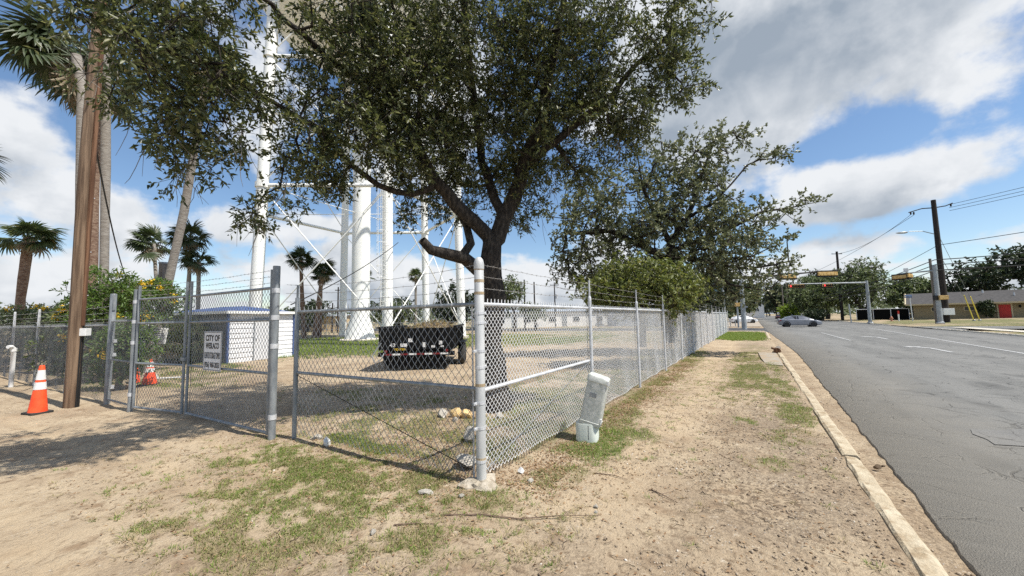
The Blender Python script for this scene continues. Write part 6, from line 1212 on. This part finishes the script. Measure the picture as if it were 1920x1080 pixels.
# ------------------------------------------------------------------ grass, litter, pebbles, twigs
m_blade = leafmat('grass_blades', (.085, .14, .022), (.25, .31, .075), (.40, .34, .17), rough=.6, trans=.3, spec=.25)
m_bladed = leafmat('dry_grass_blades', (.22, .18, .095), (.42, .35, .20), (.14, .16, .055), rough=.8, trans=.25, spec=.2)
def blades(name, n, xr, yr, hmin, hmax, wd, seed, thr=.35, label='grass', pick='all', prob=None, region=None):
    g_ = np.random.default_rng(seed); x = g_.uniform(*xr, n); y = g_.uniform(*yr, n); m_, gr = grassmask(x, y)
    if region is not None: ok = region(x, y)
    else: ok = np.ones(n, bool)
    cl = fbm(x*5.5, y*5.5, 77, 3); ok &= (m_ > g_.uniform(thr*.4, 1.0, n)*(1.25-cl)) & (x < KERB_X0-.02)
    lush = g_.uniform(0, 1, n) < gr*1.1
    for mt, sel, nm in ((m_blade, lush, 'green'), (m_bladed, ~lush, 'dry')):
        k = ok & sel; c = k.sum()
        if c == 0: continue
        X_, Y_ = x[k], y[k]; h = g_.uniform(hmin, hmax, c)*(1.0 if nm == 'green' else .8); an = g_.uniform(0, 6.28, c); ln = g_.uniform(.2, 1.15, c); B_ = np.stack([X_, Y_, gz(X_, Y_)-.004], 1)
        d_ = np.stack([np.cos(an)*ln, np.sin(an)*ln, np.ones(c)], 1); d_ = unit(d_)*h[:, None]; s_ = np.stack([-np.sin(an), np.cos(an), np.zeros(c)], 1)*wd*g_.uniform(.6, 1.3, c)[:, None]
        V_ = np.stack([B_-s_, B_+s_, B_+d_*.55+s_*.7+np.array([0, 0, .004]), B_+d_*.55-s_*.7, B_+d_*np.array([1.25, 1.25, .82])], 1).reshape(-1, 3); b_ = np.arange(c)[:, None]*5
        o = link_mesh('grass', np_mesh('grass', V_, np.concatenate([b_+np.array([[0, 1, 2]]), b_+np.array([[0, 2, 3]]), b_+np.array([[3, 2, 4]])], 0)), mt); tag(o, ('short green ' if nm == 'green' else 'dry straw-coloured ')+label, 'grass', kind='stuff')
blades('front', 150000, (-6.4, -1.2), (.9, 3.6), .010, .052, .0024, 1, label='grass in front of the fence corner')
blades('verge', 150000, (-2.3, .8), (3.4, 20), .012, .062, .0032, 2, label='grass along the verge beside the fence')
blades('yard', 150000, (-9.5, -2.5), (3.4, 20), .02, .065, .0045, 3, label='grass under the oak inside the yard')
blades('left', 60000, (-24, -9.5), (2.6, 10), .03, .09, .007, 4, label='grass inside the gate near the shed')
blades('lawn', 90000, (-40, -10), (9, 34), .08, .22, .016, 5, label='lawn around the tower legs')
blades('end', 60000, (-2.3, .8), (28, 44), .05, .12, .012, 6, label='lawn at the end of the roadside fence')
# scattered weed tufts that thin the grass out into the bare dirt
def tufts(n, xr, yr, seed, label, hmin=.015, hmax=.06):
    g_ = np.random.default_rng(seed); x = g_.uniform(*xr, n); y = g_.uniform(*yr, n); a, gr = patch(x, y, [(p[0], p[1], p[2]*1.5, p[3]*1.5, p[4], p[5], p[6]) for p in GRASS])
    ok = (g_.uniform(0, 1, n) < .10+.75*a) & (x < KERB_X0-.05); x, y, gr = x[ok], y[ok], gr[ok]; m = 16; c = len(x)*m; sz = np.repeat(g_.uniform(.4, 1.0, len(x))**2, m)
    an = g_.uniform(0, 6.28, c); rr_ = g_.uniform(0, .05, c)*(.4+sz); X_ = np.repeat(x, m)+np.cos(an)*rr_; Y_ = np.repeat(y, m)+np.sin(an)*rr_; B_ = np.stack([X_, Y_, gz(X_, Y_)-.004], 1)
    h = g_.uniform(hmin, hmax, c)*(.5+.7*sz); ln = g_.uniform(.4, 1.6, c); d_ = unit(np.stack([np.cos(an)*ln, np.sin(an)*ln, np.ones(c)], 1))*h[:, None]; s_ = np.stack([-np.sin(an), np.cos(an), np.zeros(c)], 1)*.0026
    V_ = np.stack([B_-s_, B_+s_, B_+d_*.6+s_*.8, B_+d_*.6-s_*.8, B_+d_*np.array([1.3, 1.3, .85])], 1).reshape(-1, 3); b_ = np.arange(c)[:, None]*5; dry = np.repeat(g_.uniform(0, 1, len(x)) > gr*.9+.1, m)
    F_ = np.stack([b_+np.array([[0, 1, 2]]), b_+np.array([[0, 2, 3]]), b_+np.array([[3, 2, 4]])], 1)
    for mt, sel, nm in ((m_blade, ~dry, 'small green weed tufts '), (m_bladed, dry, 'dry grass tufts ')):
        Q = V_.reshape(-1, 5, 3)[sel].reshape(-1, 3); k = sel.sum(); bb = np.arange(k)[:, None]*5
        o = link_mesh('weed_tufts', np_mesh('weed_tufts', Q, np.concatenate([bb+np.array([[0, 1, 2]]), bb+np.array([[0, 2, 3]]), bb+np.array([[3, 2, 4]])], 0)), mt); tag(o, nm+label, 'weeds', kind='stuff')
tufts(2600, (-7.0, -1.2), (.9, 3.3), 301, 'dotted over the dirt before the fence corner'); tufts(2600, (-2.3, .8), (3.0, 16), 302, 'dotted along the bare verge'); tufts(1500, (-10, -2.5), (3.3, 9), 303, 'dotted over the shaded yard')
# dead leaves
g_ = np.random.default_rng(91); n = 26000; x = np.concatenate([g_.uniform(-6.5, .7, n), g_.normal(-2.05, .22, n//2), g_.normal(-4.2, 1.6, n//2)]); y = np.concatenate([g_.uniform(.9, 12, n), g_.uniform(3.3, 16, n//2), g_.normal(4.0, 1.1, n//2)]); k = len(x)
dens = .22 + .75*np.exp(-((x+2.1)/.45)**2)*(y > 3.2) + .6*np.exp(-((x+3.6)/1.5)**2-((y-3.4)/1.3)**2); ok = (g_.uniform(0, 1, k) < dens*(.4+1.2*fbm(x*3, y*3, 88)-.2)) & (x < KERB_X0-.05)
x, y = x[ok], y[ok]; k = len(x); an = g_.uniform(0, 6.28, k); B_ = np.stack([x, y, gz(x, y)+g_.uniform(.002, .012, k)], 1); d_ = unit(np.stack([np.cos(an), np.sin(an), g_.normal(0, .28, k)], 1)); nn = unit(np.stack([g_.normal(0, .35, k), g_.normal(0, .35, k), np.ones(k)], 1))
LV, LF = leaf_quads(B_, d_, nn, g_.uniform(.018, .045, k), g_.uniform(.009, .018, k), .3); o = link_mesh('leaf_litter', np_mesh('leaf_litter', LV, LF), leafmat('dead_oak_leaves', (.16, .085, .04), (.40, .27, .15), (.52, .42, .28), rough=.8, trans=.1)); tag(o, 'scattered dead leaves over the dirt and along the fence', 'leaf litter', kind='stuff')
# pebbles
g_ = np.random.default_rng(92); n = 30000; x = np.concatenate([g_.uniform(-7, .78, n), np.clip(g_.normal(.15, .6, n), -2, 1.6)]); y = np.concatenate([g_.uniform(.9, 9, n), .9+g_.uniform(0, 1, n)**1.5*16]); cl = fbm(x*1.5, y*1.5, 41); cl2 = fbm(x*6, y*6, 43)
ok = (g_.uniform(0, 1, 2*n) < np.where(x > -1.4, .85, .22)*sstep(cl*.6+cl2*.4, .36, .62)) & ~((x > KERB_X0-.03) & (x < KERB_X1+.04)) & (x < edge_x(y)-.02); x, y = x[ok], y[ok]; k = len(x)
s_ = .0026+.012*g_.uniform(0, 1, k)**5; oc = np.array([(1, 0, 0), (0, 1, 0), (-1, 0, 0), (0, -1, 0), (0, 0, 1), (0, 0, -1)], float)
V_ = np.stack([x, y, gz(x, y)+s_*.3], 1)[:, None] + oc[None]*s_[:, None, None]*g_.uniform(.4, 1.5, (k, 6, 1)); F_ = np.array([(0, 1, 4), (1, 2, 4), (2, 3, 4), (3, 0, 4), (1, 0, 5), (2, 1, 5), (3, 2, 5), (0, 3, 5)]); b_ = np.arange(k)[:, None, None]*6
o = link_mesh('pebbles', np_mesh('pebbles', V_.reshape(-1, 3), (b_+F_[None]).reshape(-1, 3)), leafmat('mixed_pebbles', (.15, .11, .075), (.42, .34, .25), (.66, .61, .53), rough=.9, trans=0, spec=.2)); tag(o, 'small mixed pebbles strewn over the bare dirt', 'pebbles', kind='stuff')
# small twigs
b = MB(); rr = random.Random(8)
for i in range(700):
    x, y = (rr.uniform(-7.5, .7), rr.uniform(1.0, 8)) if i < 260 else (rr.uniform(-1.8, .7), rr.uniform(1.2, 16)); L = rr.uniform(.03, .13); a = rr.uniform(0, 6.28); z = gz1(x, y)+.006; b.tube([(x, y, z), (x+L*.5*math.cos(a), y+L*.5*math.sin(a), z+rr.uniform(0, .012)), (x+L*math.cos(a+.4), y+L*math.sin(a+.4), z+rr.uniform(-.002, .01))], [.0028, .0022, .0012], 3)
o = b.build('small_twigs', mat('dark_twigs', (.045, .03, .02), (.13, .09, .06), 4, .9)); tag(o, 'tiny dark twigs scattered over the dirt', 'twigs', kind='stuff')
def twig(pts, r_, label):
    P = [Vector((x, y, gz1(x, y)+.008+dz)) for x, y, dz in pts]; b = MB(P[0]); b.tube(P, [r_*(1-.6*i/(len(P)-1)) for i in range(len(P))], 5)
    for i in range(1, len(P)-1): b.tube([P[i], P[i]+Vector((rnd.uniform(-.08, .08), rnd.uniform(-.08, .08), .01))], [r_*.5, r_*.2], 4)
    o = b.build('fallen_twig', m_twig2); o.location = P[0]; tag(o, label, 'twig', 'fallen twigs on the verge')
m_twig2 = mat('brown_twig', (.10, .065, .045), (.20, .14, .10), 5, .9)
twig([(-2.35, 2.52, 0), (-2.05, 2.70, .004), (-1.75, 2.84, .006), (-1.45, 3.05, .01), (-1.2, 3.22, .0)], .007, 'longest twig lying on the bare verge right of the corner')
twig([(-1.02, 2.05, 0), (-.98, 2.14, .01), (-.95, 2.24, .0)], .008, 'short dark twig near the bottom of the verge')
twig([(-.95, 4.0, 0), (-.83, 3.92, .01), (-.7, 3.86, 0)], .007, 'short dark twig in the middle of the bare verge')
twig([(-1.55, 4.1, 0), (-1.35, 4.12, .01), (-1.2, 4.1, 0)], .006, 'thin twig lying across the path behind the pebble pair')
twig([(-2.55, 2.20, 0), (-2.42, 2.32, .008), (-2.3, 2.40, 0)], .006, 'thin twig at the edge of the front grass')
cl_ = thing('dirt_clod', 'brown dirt clod lying in the gutter beside the kerb', 'clod', (1.08, 5.9, -.06)); m_clod = mat('brown_clod', (.16, .11, .07), (.26, .19, .12), 20, .95, .8, 40)
link_mesh('clod', rock_mesh(31), m_clod, cl_).scale = (.05, .04, .03); link_mesh('clod_crumb', rock_mesh(32), m_clod, cl_, (.06, .05, 0)).scale = (.025, .02, .016)
bpy.context.view_layer.update()
